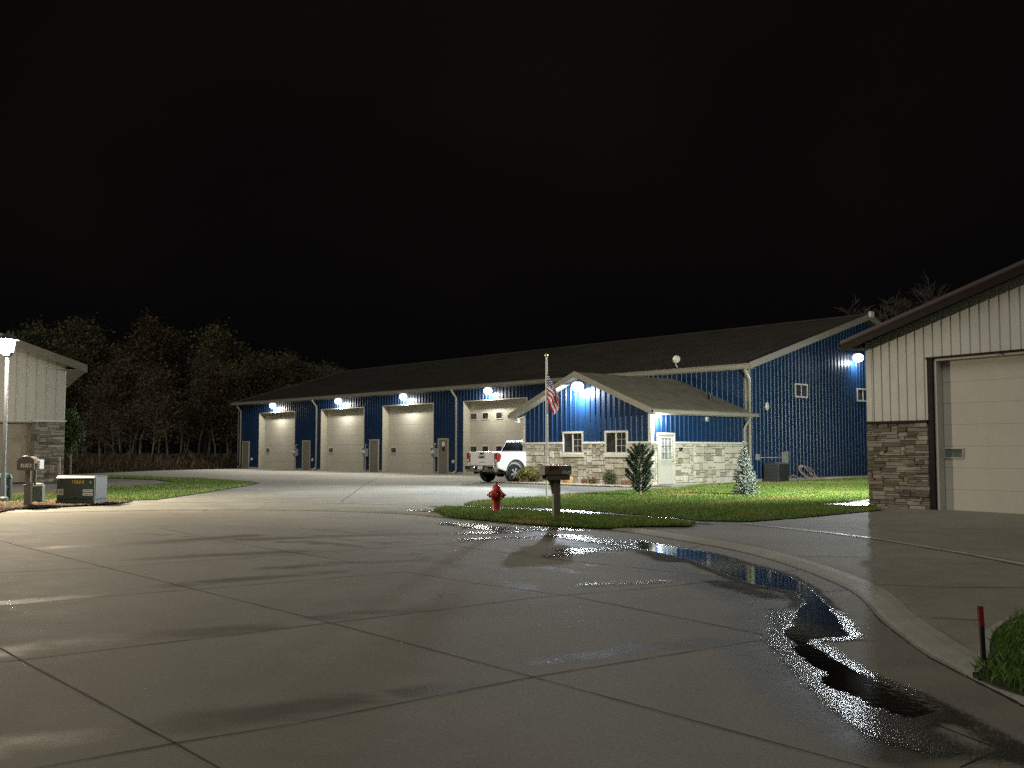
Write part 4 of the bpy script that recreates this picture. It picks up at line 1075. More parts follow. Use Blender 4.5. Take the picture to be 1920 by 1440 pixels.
for a, b in ((-.01, dx0 - .01), (D2 + .01, Wr - D2 - .01), (Wr - dx0 + .01, Wr)): m_.box(a, b, -.012, .1, -.4, cz2)
m_.box(-.012, .1, .101, Dp, -.4, cz2); m_.build_by('mortar_bed', M['mortard'], rw, lambda x, y, z: (x > dx0 + .5, x > D2 + 3))
c_ = MB()
for a, b in ((-.09, dx0 - .005), (D2 + .005, Wr - D2 - .005), (Wr - dx0 + .005, Wr + .09)): c_.box(a, b, -.085, .0, cz2, cz2 + .07)
c_.box(-.09, -.001, .001, Dp, cz2, cz2 + .07); c_.build_by('stone_cap', M['burg'], rw, lambda x, y, z: (x > dx0 + .5, x > D2 + 3), bevel=.008)
for a, b in ((dx0, D2), (Wr - D2, Wr - dx0)):
    f = MB(); t = fr_in - dx0
    f.box(a - .0, a + t, -.05, .26, -.1, dtz); f.box(b - t, b, -.05, .26, -.1, dtz); f.box(a - .04, b + .04, -.05, .26, dtz, dtz + .05)
    f.build('door_frame', M['burg'], rw, bevel=.008)
    iw = MB(); iw.box(a + t, a + t + .07, -.0, .245, -.1, dtz - .06); iw.box(b - t - .07, b - t, -.0, .245, -.1, dtz - .06); iw.box(a + t, b - t, 0, .245, dtz - .06, dtz - .002); iw.build('door_stop', M['tandoor2'], rw, bevel=.01)
    x0_, z1_ = rl(1770, 840, .25); x1_, z0_ = rl(1808, 860, .25)
    garage_door(rw, a + t + .07, b - t - .07, -.02, dtz - .06, .25, 7, [(a - dx0 + x0_, a - dx0 + x1_, z0_, z1_)] if a == dx0 else [], M['tandoor2'], M['tandoor2'], M['greyglass'], fine=False)
ct = MB(); ct.box(-.035, .14, -.036, -.022, cz2 + .075, we - .02); ct.box(-.036, -.0225, -.022, .15, cz2 + .075, we - .02); ct.build('corner_trim', M['tansteel'], rw)
re_, rf = .48, .45; rr = MB(); zE2 = we - srk * re_
rp = [(-re_, zE2), (rx, RZ2), (Wr + re_, zE2), (Wr + re_, zE2 + .12), (rx, RZ2 + .12), (-re_, zE2 + .12)]
rr.prism(rp, -rf, Dp + .3, 'y')
for k in range(int((Dp + rf) / .3)):
    y = -rf + .12 + k * .3
    for sgn in (0, 1):
        x0_, x1_, za, zb = (-re_, rx, zE2, RZ2) if sgn == 0 else (rx, Wr + re_, RZ2, zE2)
        rr.hexa([(x0_, y - .02, za + .11), (x1_, y - .02, zb + .11), (x1_, y + .02, zb + .11), (x0_, y + .02, za + .11), (x0_, y - .01, za + .14), (x1_, y - .01, zb + .14), (x1_, y + .01, zb + .14), (x0_, y + .01, za + .14)])
rr.build('roof', M['burgroof'], rw)
fs = MB()
for lo, hi, ya, yb in ((-.15, .02, -rf - .03, -rf - .003), (-.03, .0, -rf + .01, -.03)):
    fs.prism([(-re_ - .01, zE2 + lo), (rx, RZ2 + lo), (Wr + re_ + .01, zE2 + lo), (Wr + re_ + .01, zE2 + hi), (rx, RZ2 + hi), (-re_ - .01, zE2 + hi)], ya, yb, 'y')
fs.build('rake_trim', M['burg'], rw)
fs2 = MB(); fs2.prism([(-re_ - .01, zE2 + .06), (rx, RZ2 + .06), (Wr + re_ + .01, zE2 + .06), (Wr + re_ + .01, zE2 + .15), (rx, RZ2 + .15), (-re_ - .01, zE2 + .15)], -rf - .06, -rf - .002, 'y'); fs2.prism([(-re_ - .01, zE2 + .033), (rx, RZ2 + .033), (Wr + re_, zE2 + .033), (Wr + re_, zE2 + .048), (rx, RZ2 + .048), (-re_ - .01, zE2 + .048)], -rf - .045, -rf - .003, 'y'); fs2.build('trim_line', M['burgroof'], rw)
go = MB(); ygut(-re_ - .003, -1, -rf, Dp + .3, zE2 - .02); go.box(-re_ + .01, -.03, -.02, Dp, zE2 - .06, zE2 - .045); go.build('gutter', M['burgroof'], rw)
hk = rl(1874, 664); MB().tube([(hk[0], -.04, hk[1]), (hk[0], -.09, hk[1] - .01), (hk[0] + .03, -.10, hk[1] - .03)], .022, 8).build('door_sensor', M['grey'], rw)

wall_pack(rw, (-.32, 3.2, 3.5), (-1, 0, 0), 9000, 100, (.93, 1.0, .86), .10, 'lens2', 160, 1.2, .1)

# ---------------------------------------------------------------- left hand workshop
lx_, ly_ = gz(117, 903, .25); LA = R(27)
lw = empty('workshop', (lx_, ly_, .25), LA)
tag(lw, 'tan ribbed workshop with brown roof edge, brown door and narrow stone pier', 'building')
LX = np.array([math.cos(LA), math.sin(LA), 0]); LN = np.array([-LX[1], LX[0], 0]); LO = np.array([lx_, ly_, .25])
def ll(u, v, y=0.0):
    p = onpl(u, v, LO + LN * y, LN) - LO; return float(np.dot(p, LX)), float(p[2])
lcz = ll(90, 791)[1]; lez = ll(119, 680)[1]; ldx = ll(60, 850)[0]; ldz = ll(30, 794)[1]
lsl = .36; Wl = 12.0; lrx = -Wl / 2; LZ = lez + lsl * Wl / 2
print('left', lcz, lez, ldx, ldz, lx_, ly_)
ztl = lambda a: lez + lsl * (Wl / 2 - abs(a - lrx)) - .02
dl0 = ldx - 3.6
w = MB(); corr(w, -Wl, 0, lcz + .05, ztl, front(0), holes=[(dl0, ldx, 0, ldz)], brk=(lrx,), pitch=.4, phase=.02); w.build('rear_siding', M['tansteel_l'], lw) if False else None; w2 = MB(); corr(w2, -Wl, 0, 0, ztl, lambda a, o, z: (a, 15 + o, z), brk=(lrx,), pitch=.4); w2.build('rear_siding', M['tansteel_l'], lw); w.build('gable_siding', M['tansteel_l'], lw)
w = MB(); corr(w, 0, 15, 0, lez, rightw(0), pitch=.4); corr(w, 0, 15, 0, lez, lambda a, o, z: (-Wl - o, a, z), pitch=.4); w.build_by('side_siding', M['tansteel_l'], lw, lambda x, y, z: x > -3)
s_ = MB(); blocks(s_, ldx + .08, .035, -.03, lcz, front(-.012), (.09, .06), (2, 7), (1, 2), (), (.012, .055), .008, 21); blocks(s_, -Wl, dl0 - .08, -.03, lcz, front(-.012), (.09, .06), (2, 7), (1, 2), (), (.012, .055), .008, 22); s_.build_by('ledge_stone', M['ledgestone'], lw, lambda x, y, z: x > ldx)
m_ = MB(); m_.box(ldx + .07, 0, -.012, .1, -.5, lcz); m_.box(-Wl, dl0 - .07, -.012, .1, -.5, lcz); m_.build_by('mortar_bed', M['mortard'], lw, lambda x, y, z: x > ldx)
c_ = MB(); c_.box(ldx - .02, .09, -.09, 0, lcz, lcz + .07); c_.box(-Wl, dl0 + .02, -.09, 0, lcz, lcz + .07); c_.build_by('stone_cap', M['white'], lw, lambda x, y, z: x > ldx, bevel=.01)
f = MB(); f.box(dl0 - .1, dl0 + .06, -.06, .2, -.1, ldz); f.box(ldx - .06, ldx + .1, -.06, .2, -.1, ldz - .001); f.box(dl0 - .1, ldx + .1, -.05, .2, ldz, ldz + .07); f.build('door_frame', M['brown'], lw, bevel=.01)
garage_door(lw, dl0 + .06, ldx - .06, -.02, ldz, .18, 4, [], M['bdoor'], M['brown'], None)
le, lf = .85, .55; rr = MB(); zE3 = lez - lsl * le
rr.prism([(-Wl - le, zE3), (lrx, LZ), (le, zE3), (le, zE3 + .14), (lrx, LZ + .14), (-Wl - le, zE3 + .14)], -lf, 15.5, 'y'); rr.build('roof', M['brownroof'], lw)
fs = MB(); fs.prism([(-Wl - le, zE3 - .16), (lrx, LZ - .16), (le + .01, zE3 - .16), (le + .01, zE3 + .19), (lrx, LZ + .19), (-Wl - le, zE3 + .19)], -lf - .04, -lf - .003, 'y'); fs.build('rake_trim', M['brownroof'], lw)
sf = MB(); sf.box(.03, le, -lf + .01, 15, zE3 - .06, zE3 - .03); sf.prism([(-Wl, lez - .10), (lrx, LZ - .10), (0, lez - .10), (0, lez - .08), (lrx, LZ - .08), (-Wl, lez - .08)], -lf, -.03, 'y'); sf.build('soffit', M['bdoor'], lw)
# little coach lamp on the stone pier (unlit)
cl = MB(); cl.bar((ldx + .18, -.03, 1.98), (ldx + .18, -.25, 2.02), .05, .05); cl.lathe([(.03, 2.12), (.11, 2.05), (.09, 1.82), (.05, 1.78)], 8, (ldx + .18, -.26, 0)); cl.build('coach_lamp', M['brown'], lw)
# ---------------------------------------------------------------- pick-up truck
hd = R(0); th_ = Vector((MY[0], MY[1], 0)); th_.rotate(Matrix.Rotation(R(2), 3, 'Z'))
lf_ = Vector((-th_.y, th_.x, 0))
rrp = Vector((0.115, 45.85, 0)); o_ = rrp + lf_ * .93
tz_ = h1(o_.x, o_.y) + .004
tr = empty('pickup_truck', (o_.x, o_.y, tz_), math.atan2(th_.y, th_.x))
tag(tr, 'white pickup truck parked with its tailgate towards the street', 'pickup truck')
def arc(cx, cz, r, a0, a1, n): return [(cx + r * math.cos(R(a0 + (a1 - a0) * i / n)), cz + r * math.sin(R(a0 + (a1 - a0) * i / n))) for i in range(n + 1)]
prof = [(-1.10, .66), (-1.13, .95), (-1.11, 1.385), (-.6, 1.40), (.62, 1.41), (2.75, 1.40), (3.1, 1.36), (4.3, 1.27), (4.55, 1.18), (4.64, .95), (4.62, .55), (4.5, .44), (4.28, .46)] + arc(3.75, .46, .53, 0, 180, 10)[1:-1] + [(3.2, .46), (3.1, .43), (.62, .43), (.53, .46)] + arc(0, .46, .53, 0, 180, 10)[1:-1] + [(-.53, .46), (-.6, .52)]
b = MB()
b.prism(prof, .86, 1.02, 'y'); b.prism(prof, -1.02, -.86, 'y')
b.box(-1.0, 4.5, -.861, .861, .60, .93)
b.prism([(.80, .92), (.80, 1.39), (2.75, 1.40), (3.1, 1.385), (4.3, 1.30), (4.55, 1.2), (4.62, .92)], -.861, .861, 'y')
b.hexa([(.85, -.93, 1.40), (3.15, -.93, 1.38), (3.15, .93, 1.38), (.85, .93, 1.40), (1.08, -.74, 1.915), (2.25, -.74, 1.915), (2.25, .74, 1.915), (1.08, .74, 1.915)])
body = b.build('body', M['carpaint'], tr, bevel=.045, seg=3)
t_ = MB(); t_.hexa([(-1.125, -.80, .77), (-1.05, -.80, .77), (-1.05, .80, .77), (-1.125, .80, .77), (-1.145, -.80, 1.385), (-1.06, -.80, 1.40), (-1.06, .80, 1.40), (-1.145, .80, 1.385)])
tg = t_.build('tailgate', M['carpaint'], tr, bevel=.02)
MB().box(-1.162, -1.13, -.14, .14, 1.27, 1.345).build('tailgate_handle', M['black'], tg, bevel=.01)
text('badge', 'GMC', .165, M['rimdark'], tg, (-1.1475, .0, 1.15), (R(90), 0, R(-90)), .006, .004, 'CENTER', 1.25)
MB().box(-1.139, -1.128, -.22, .22, .915, .935).build('badge_strip', M['rimdark'], tg)
for s in (-1, 1):
    l_ = MB(); ys = sorted((s * .835, s * 1.03)); l_.prism([(-1.16, .93), (-1.165, 1.34), (-1.02, 1.35), (-.90, 1.24), (-.93, 1.10), (-1.0, .95)], ys[0], ys[1], 'y'); tl = l_.build('tail_light', M['tail'], tr, bevel=.02)
    MB().box(-1.172, -1.15, min(s * .88, s * .99), max(s * .88, s * .99), .97, 1.05).build('reverse_lens', M['plate'], tl, bevel=.005)
bp = MB(); bp.prism([(-1.30, .60), (-1.33, .68), (-1.31, .745), (-1.12, .765), (-1.05, .70), (-1.05, .50), (-1.2, .49)], -.98, -.33, 'y'); bp.prism([(-1.30, .60), (-1.33, .68), (-1.31, .745), (-1.12, .765), (-1.05, .70), (-1.05, .50), (-1.2, .49)], .33, .98, 'y')
bp.prism([(-1.24, .50), (-1.26, .56), (-1.24, .58), (-1.05, .58), (-1.05, .5)], -.33, .33, 'y')
bu = bp.build('rear_bumper', M['chrome'], tr, bevel=.025)
for s in (-1, 1): MB().box(-1.345, -1.20, min(s * .58, s * .94), max(s * .58, s * .94), .615, .70).build('bumper_step', M['black'], bu, bevel=.02)
dk = MB(); dk.box(-1.15, -1.0, -.34, .34, .58, .76); dk.box(-1.0, 4.3, -.7, .7, .42, .60); dk.tube([(0, -.8, .41), (0, .8, .41)], .06, 8); dk.lathe([(.16, -.14), (.16, .14)], 12, (0, 0, .41), 'y'); dk.tube([(-1.2, .45, .44), (-.5, .5, .46)], .045, 8); dk.bar((-1.35, 0, .47), (-.9, 0, .47), .08, .08); dk.build('underbody', M['black'], tr)
MB().box(-1.262, -1.245, -.16, .16, .60, .755).build('license_plate', M['plate'], tr)
gls = MB()
def gq(p): gls.quad(*p)
e_ = .006
gx_ = lambda z: .85 + .23 * (z - 1.40) / .515 - .014
gq([(gx_(1.44), -.83, 1.44), (gx_(1.44), .83, 1.44), (gx_(1.84), .70, 1.84), (gx_(1.84), -.70, 1.84)][::-1])
gw = gls.build('rear_window', M['carglass'], tr)
for s in (-1, 1):
    for x0, x1, u0, u1 in ((1.04, 1.70, 1.20, 1.74), (1.80, 2.80, 1.80, 2.22)):
        g_ = MB(); f = lambda z: .93 - (z - 1.40) / .515 * .19 + .012
        p = [(x0, s * f(1.45), 1.45), (x1, s * f(1.45), 1.45), (u1, s * f(1.83), 1.83), (u0, s * f(1.83), 1.83)]
        g_.quad(*(p if s < 0 else p[::-1])); g_.build('side_window', M['carglass'], tr)
g_ = MB(); g_.quad((3.06, .80, 1.435), (3.06, -.80, 1.435), (2.33, -.68, 1.875), (2.33, .68, 1.875)); g_.build('windscreen', M['carglass'], tr)
MB().box(1.045, 1.11, -.26, .26, 1.862, 1.895).build('brake_light', M['black'], tr)
bed = MB(); bed.box(-1.04, .80, -.855, .855, .935, .95); bed.build('bed_liner', M['black'], tr)
for s in (-1, 1):
    fl = MB(); 
    for cx in (0, 3.75):
        a1 = arc(cx, .46, .535, -8, 188, 14); a2 = arc(cx, .46, .60, -8, 188, 14)
        for i in range(14):
            y0_, y1_ = s * .98, s * 1.05
            fl.hexa([(a1[i][0], y0_, a1[i][1]), (a1[i + 1][0], y0_, a1[i + 1][1]), (a1[i + 1][0], y1_, a1[i + 1][1]), (a1[i][0], y1_, a1[i][1]), (a2[i][0], y0_, a2[i][1]), (a2[i + 1][0], y0_, a2[i + 1][1]), (a2[i + 1][0], y1_ - s * .02, a2[i + 1][1]), (a2[i][0], y1_ - s * .02, a2[i][1])])
    fl.build_by('fender_flare', M['black'], tr, lambda x, y, z: x > 2)
    MB().box(.62, 3.1, min(s * .9, s * 1.06), max(s * .9, s * 1.06), .36, .43).build('side_step', M['black'], tr, bevel=.015)
    mr = MB(); mr.bar((2.62, s * .93, 1.45), (2.6, s * 1.10, 1.47), .05, .05); mr.box(2.52, 2.68, min(s * 1.08, s * 1.28), max(s * 1.08, s * 1.28), 1.42, 1.68); mr.build('mirror', M['black'], tr, bevel=.03)
    for xh in (1.05, 2.0): MB().box(xh, xh + .2, min(s * 1.02, s * 1.05), max(s * 1.02, s * 1.05), 1.22, 1.26).build('door_handle', M['carpaint'], tr, bevel=.01)
    MB().prism([(4.45, .98), (4.66, .98), (4.60, 1.18), (4.42, 1.20)], min(s * .62, s * 1.03), max(s * .62, s * 1.03), 'y').build('headlight', M['plate'], tr, bevel=.015)
MB().box(4.58, 4.68, -.60, .60, .70, 1.18).build('grille', M['black'], tr, bevel=.02)
MB().box(4.5, 4.75, -.98, .98, .45, .68).build('front_bumper', M['chrome'], tr, bevel=.05)
def wheel(x, s):
    w_ = empty('wheel', (x, s * .85, .42)); w_.parent = tr
    ty = MB(); ty.lathe([(.26, -.12), (.36, -.135), (.405, -.12), (.42, -.07), (.42, .07), (.405, .12), (.36, .135), (.26, .12), (.25, 0), (.26, -.12)], 40, (0, 0, 0), 'y', cap=False)
    ty.build('tyre', M['rubber'], w_, smooth=True)
    rm = MB(); rm.lathe([(.03, s * .02), (.262, s * .03), (.262, s * .115), (.245, s * .115), (.235, s * .055), (.03, s * .05)], 32, (0, 0, 0), 'y'); rm.build('rim_barrel', M['rimdark'], w_, smooth=True)
    sp = MB()
    for k in range(6):
        for dl in (-.16, .16):
            a = k * math.pi / 3 + .2
            p0 = Vector((.055 * math.cos(a + dl), s * .10, .055 * math.sin(a + dl))); p1 = Vector((.245 * math.cos(a + dl * .9), s * .105, .245 * math.sin(a + dl * .9)))
            sp.bar(p0, p1, .042, .03, up=(0, 1, 0))
    sp.lathe([(.065, s * .06), (.07, s * .11), (.05, s * .13)], 16, (0, 0, 0), 'y'); sp.build('rim', M['rim'], w_)
for x in (0, 3.75):
    for s in (-1, 1): wheel(x, s)

# ---------------------------------------------------------------- fire hydrant
p = gp(931, 962, .02); hy = empty('fire_hydrant', p, R(-20)); tag(hy, 'red fire hydrant standing on the narrow grass strip', 'fire hydrant')
b = MB(); b.lathe([(.155, -.05), (.155, .025), (.115, .035), (.105, .05), (.10, .30), (.105, .33), (.135, .335), (.135, .365), (.105, .37), (.108, .50), (.15, .52), (.15, .545), (.118, .55), (.112, .59), (.095, .64), (.06, .675), (.035, .685)], 28)
bd = b.build('barrel', M['hydrant'], hy, smooth=True)
MB().lathe([(.038, .68), (.036, .72), (.024, .725), (.022, .765)], 5).build('top_nut', M['hydrant'], hy)
for ax, sg, r_ in (('x', 1, .062), ('x', -1, .062), ('y', -1, .08)):
    c = MB(); c.lathe([(r_ * .8, sg * .08), (r_ * .8, sg * .135), (r_ * 1.15, sg * .14), (r_ * 1.2, sg * .185), (r_ * .9, sg * .20), (.026, sg * .203), (.024, sg * .245)], 12, (0, 0, .44), ax)
    c.build('nozzle_cap', M['hydrant'], hy)
bl = MB()
for k in range(8):
    a = k * math.pi / 4; bl.lathe([(.014, .022), (.014, .045), (.008, .05)], 6, (.135 * math.cos(a), .135 * math.sin(a), 0)); bl.lathe([(.012, .325), (.012, .375)], 6, (.122 * math.cos(a), .122 * math.sin(a), 0))
bl.build_by('flange_bolt', M['hydrant'], hy, lambda x, y, z: (round(math.atan2(y, x) / (math.pi / 4)) % 8, z > .2))

# ---------------------------------------------------------------- right mailbox
p = gp(1041, 973, .02); mbx = empty('mailbox', p, math.atan2(.42, 1.0)); tag(mbx, 'bronze two-tier mailbox on a post between the hydrant and driveway', 'mailbox')
pm = MB(); pm.box(-.055, .045, -.05, .05, -.25, .87); pm.box(.058, .115, -.045, .045, -.25, .87); pm.build('post', M['post'], mbx, bevel=.008)
br = MB(); br.prism([(-.19, .87), (-.057, .87), (-.057, .55), (-.085, .58), (-.11, .72), (-.15, .82)], -.02, .02, 'y'); br.build('bracket', M['post'], mbx, bevel=.006)
def rbox(mb, x0, x1, y0, y1, z0, z1, r, arch=False):
    n = 6; pr = [(y0, z0), (y1, z0)]
    pr += [(y1 - r + r * math.cos(R(90 * i / n)), z1 - r + r * math.sin(R(90 * i / n))) for i in range(n + 1)]
    pr += [(y0 + r - r * math.cos(R(90 - 90 * i / n)), z1 - r + r * math.sin(R(90 - 90 * i / n))) for i in range(n + 1)]
    mb.prism(pr, x0, x1, 'x')
ub = MB(); rbox(ub, -.30, .34, -.15, .15, .99, 1.20, .06); box_ = ub.build('box', M['mbox'], mbx, bevel=.008)
dd = MB(); rbox(dd, -.325, -.303, -.155, .155, .985, 1.205, .06); dr = dd.build('box_door', M['mbox'], mbx, bevel=.006)
MB().lathe([(.02, -.326), (.022, -.345), (.012, -.35)], 10, (0, 0, 1.15), 'x').build('knob', M['grey'], dr)
lo = MB(); lo.box(-.26, .31, -.13, .13, .87, .89); lo.box(-.26, .31, -.13, -.115, .89, .985); lo.box(-.26, .31, .115, .13, .89, .985); lo.box(.29, .31, -.114, .114, .89, .985); lo.box(-.31, -.26, -.13, .13, .865, .885); lo.build('newspaper_tray', M['mbox'], mbx, bevel=.006)
MB().box(-.25, -.24 + .53, -.112, .112, .892, .9).build('tray_liner', M['black'], mbx)
fg = MB(); fg.box(-.22, .02, -.162, -.153, 1.13, 1.175); fg.box(-.22, -.14, -.163, -.152, 1.10, 1.18); fg.build('signal_flag', M['redflag'], mbx)
sq = MB()
r_ = random.Random(4)
for k in range(5):
    x = .12 + k * .042; h_ = (.05, .065, .03, .045, .055)[k]
    sq.tube([(x, -.1545, 1.025), (x + .012, -.1545, 1.025 + h_), (x + .024, -.1545, 1.025 + h_ * .4), (x + .04, -.1545, 1.028)], .006, 5)
sq.bar((.09, -.1535, 1.018), (.33, -.1535, 1.022), .004, .008); sq.build('script_decal', M['sticker'], mbx)

# ---------------------------------------------------------------- left mailbox
p = gp(52, 949, .02); ml = empty('mailbox', p, R(8)); tag(ml, 'arched brown mailbox numbered 14148 on a post in the mulch', 'mailbox')
pm = MB(); pm.box(-.065, .065, -.06, .06, -.2, .98); pm.build('post', M['post'], ml, bevel=.008)
pm = MB(); pm.box(-.09, .09, -.085, .085, -.2, .56); pm.box(-.105, .105, -.10, .10, .56, .60); pm.build('post_sleeve', M['post'], ml, bevel=.012)
def archp(w, z0, z1): return [(-w, z0), (w, z0)] + [(w * math.cos(R(180 * i / 12)), z1 - .17 + .17 * math.sin(R(180 * i / 12))) for i in range(13)]
ub = MB(); ub.prism(archp(.21, 1.0, 1.36), -.26, .34, 'y'); ub.build('box', M['mbox'], ml, bevel=.01)
dd = MB(); dd.prism(archp(.225, .985, 1.385), -.29, -.263, 'y'); dr = dd.build('box_door', M['mbox'], ml, bevel=.01)
nb = MB()
for k in range(5): nb.box(-.125 + k * .056, -.074 + k * .056, -.2945, -.2915, 1.075, 1.165)
nb.build('number_tiles', M['sticker'], dr)
text('house_number', '14148', .092, M['black'], dr, (.013, -.296, 1.12), (R(90), 0, 0), .0, .001, 'CENTER', 1.03)
MB().lathe([(.018, -.292), (.02, -.315)], 10, (-.1, 0, 1.29), 'y').build('knob', M['grey'], dr)
pf = MB(); pf.box(.225, .31, -.1, .28, 1.02, 1.27); pf.build('paper_holder', M['sticker'], ml, bevel=.01)
pa = MB(); pa.bar((.14, .1, .58), (.14, .1, 1.0), .05, .05, up=(0, 1, 0)); pa.build('back_stay', M['redflag'] if False else M['bollard'], ml)

# ---------------------------------------------------------------- utility boxes
def pedestal(name, p, w, d, h, mat, label, rz=0):
    e = empty(name, p, rz); tag(e, label, 'utility pedestal')
    b = MB(); b.hexa([(-w, -d, -.1), (w, -d, -.1), (w, d, -.1), (-w, d, -.1), (-w * .93, -d * .93, h * .84), (w * .93, -d * .93, h * .84), (w * .93, d * .93, h * .84), (-w * .93, d * .93, h * .84)]); b.build('housing', mat, e, bevel=.02)
    c = MB(); c.hexa([(-w * 1.02, -d * 1.02, h * .80), (w * 1.02, -d * 1.02, h * .80), (w * 1.02, d * 1.02, h * .80), (-w * 1.02, d * 1.02, h * .80), (-w * .72, -d * .72, h), (w * .72, -d * .72, h), (w * .72, d * .72, h), (-w * .72, d * .72, h)]); c.build('lid', mat, e, bevel=.03, seg=3)
    r_ = MB(); r_.box(w * .72, w * .80, -d - .012, -d * .9, .0, h * .78); r_.box(-w * .80, -w * .72, -d - .012, -d * .9, .0, h * .78); r_.build('corner_rib', M['pgreen'], e)
    MB().box(w * .5, w * .62, -d - .02, -d * .93, h * .45, h * .52).build('latch', M['grey'], e)
pedestal('utility_pedestal', gp(8, 938, .02), .20, .18, .82, M['teal'], 'dark teal utility pedestal with sloped lid behind the lit lantern pole', R(18))
q_ = gp(54, 945, .02); pedestal('utility_pedestal', (q_[0], q_[1] + .55, q_[2]), .16, .15, .58, M['pgreen'], 'pale green utility pedestal half hidden behind the arched mailbox post', R(10))
pA = gp(108, 946, .02); pB = gp(173, 947, .02)
ang = math.atan2(pB[1] - pA[1], pB[0] - pA[0])
wT = math.hypot(pB[0] - pA[0], pB[1] - pA[1])
tf = empty('transformer_box', ((pA[0] + pB[0]) / 2, (pA[1] + pB[1]) / 2, pA[2]), ang + R(7))
tag(tf, 'grey green pad transformer numbered 10664 in yellow beside the mulch bed', 'transformer')
a = wT / 2; Dt = .78; Ht = .80
b = MB(); b.prism([(0, .13), (-.0, Ht - .10), (.05, Ht - .02), (.12, Ht), (Dt, Ht - .01), (Dt, .13)], -a, a, 'x'); cab = b.build('cabinet', M['tgreen'], tf, bevel=.015)
for v in range(len(cab.data.vertices)): pass
lid = MB(); lid.prism([(-.02, Ht - .07), (-.02, Ht - .05), (.045, Ht + .005), (.12, Ht + .02), (Dt + .02, Ht + .01), (Dt + .02, Ht - .01), (.13, Ht + .002), (.05, Ht - .02)], -a - .01, a + .01, 'x'); lid.build('hood', M['tgreen'], tf, bevel=.006)
s_ = MB(); s_.box(-a - .02, a + .02, -.02, Dt + .02, -.15, .13); s_.build('base', M['tgreen'], tf, bevel=.012)
MB().box(-a + .01, a - .01, -.012, -.001, .15, .235).build('lower_flap', M['tgreen'], tf, bevel=.005)
MB().box(-.02, .06, -.03, -.002, .17, .22).build('padlock_hasp', M['dark'], tf, bevel=.005)
text('unit_number', '10664', .15, M['yellow'], tf, (a * .12, -.004, Ht - .165), (R(90), 0, 0), .002, .001, 'CENTER', 1.0)
text('unit_digit', '4', .13, M['yellow'], tf, (a * .80, -.004, Ht - .17), (R(90), 0, 0), .002, .001)
for i, (x0, x1, z0, z1) in enumerate(((-a + .03, -a + .20, .27, .44), (a * .42, a * .93, .36, .43), (a * .40, a * .94, .255, .335))):
    lb = MB().box(x0, x1, -.006, -.0015, z0, z1).build('label', M['sticker'], tf)
    k = MB()
    for j in range(4 if i == 0 else 1): k.box(x0 + .03, x1 - .02, -.0085, -.0062, z0 + .03 + j * .035, z0 + .042 + j * .035)
    k.build('label_print', M['dark'], lb)
sd = MB(); sd.box(a + .0015, a + .012, .06, Dt - .05, .16, Ht - .05); sd.build('side_panel', M['tgreen'], tf, bevel=.004)

# brown post beside the left building
p = mw(0, 0); bx, by = lx_ + .10, ly_ - .65
bo = empty('bollard', (bx, by, h1(bx, by))); tag(bo, 'brown round topped guard post beside the narrow stone pier', 'bollard')
MB().lathe([(.085, -.2), (.085, 1.12), (.075, 1.17), (.045, 1.20)], 18).build('sleeve', M['bollard'], bo, smooth=True)
MB().lathe([(.088, .95), (.088, 1.0)], 18).build('band', M['brown'], bo, smooth=True)

# ---------------------------------------------------------------- street lamp with lantern head
p = gp(5, 941, .0); sl = empty('street_lamp', p); tag(sl, 'lit lantern street lamp on a pale pole behind the mulch bed', 'street lamp')
px, py, pz = p; hz = (846 - 664) * py / 1900 + CZ - pz     # underside of the lantern
MB().lathe([(.16, -.1), (.16, .12), (.10, .16), (.085, .5), (.075, .6), (.06, 1.2), (.052, hz - .05)], 18).build('pole', M['lamppole'], sl, smooth=True)
hdm = MB(); hdm.lathe([(.06, hz - .08), (.13, hz - .04), (.18, hz + .02), (.20, hz + .06), (.19, hz + .07)], 8); hdm.build('lantern_base', M['lamppole'], sl)
lg = MB(); lg.lathe([(.17, hz + .072), (.225, hz + .42), (.20, hz + .425)], 8); lg.build('lantern_glass', M['lantern'], sl)
rf = MB(); rf.lathe([(.34, hz + .428), (.34, hz + .45), (.16, hz + .58), (.05, hz + .64), (.03, hz + .72)], 8); rf.build('lantern_roof', M['lamppole'], sl)
place_light('lantern_light', 'POINT', sl, (.0, -.33, hz + .22), 6200, (1.0, .84, .60), .12)

# ---------------------------------------------------------------- flag and pole
p = gp(1025, 936, .02); fp = empty('flagpole', p); tag(fp, 'slim white flagpole with a small gilt ball on the front lawn', 'flagpole')
fx, fy, fz = p; ftop = (846 - 670) * fy / 1900 + CZ - fz
MB().lathe([(.055, -.1), (.055, .05), (.034, .07), (.030, 1.5), (.022, ftop)], 14).build('pole', M['pole'], fp, smooth=True)
MB().lathe([(.012, ftop), (.05, ftop + .03), (.062, ftop + .07), (.05, ftop + .11), (.008, ftop + .135)], 14).build('ball', M['gold'], fp, smooth=True)
hl = MB(); hl.tube([(.045, -.02, .9), (.05, -.03, 2.2), (.035, -.02, ftop - .06)], .006, 5); hl.build('halyard', M['white'], fp)
fl = empty('flag', (fx + .0, fy - .05, fz)); zt_ = (846 - 697) * fy / 1900 + CZ - fz
tag(fl, 'limp red and white striped flag hanging from the flagpole', 'flag')
NU, NV = 46, 30; Vf = []; UV = []
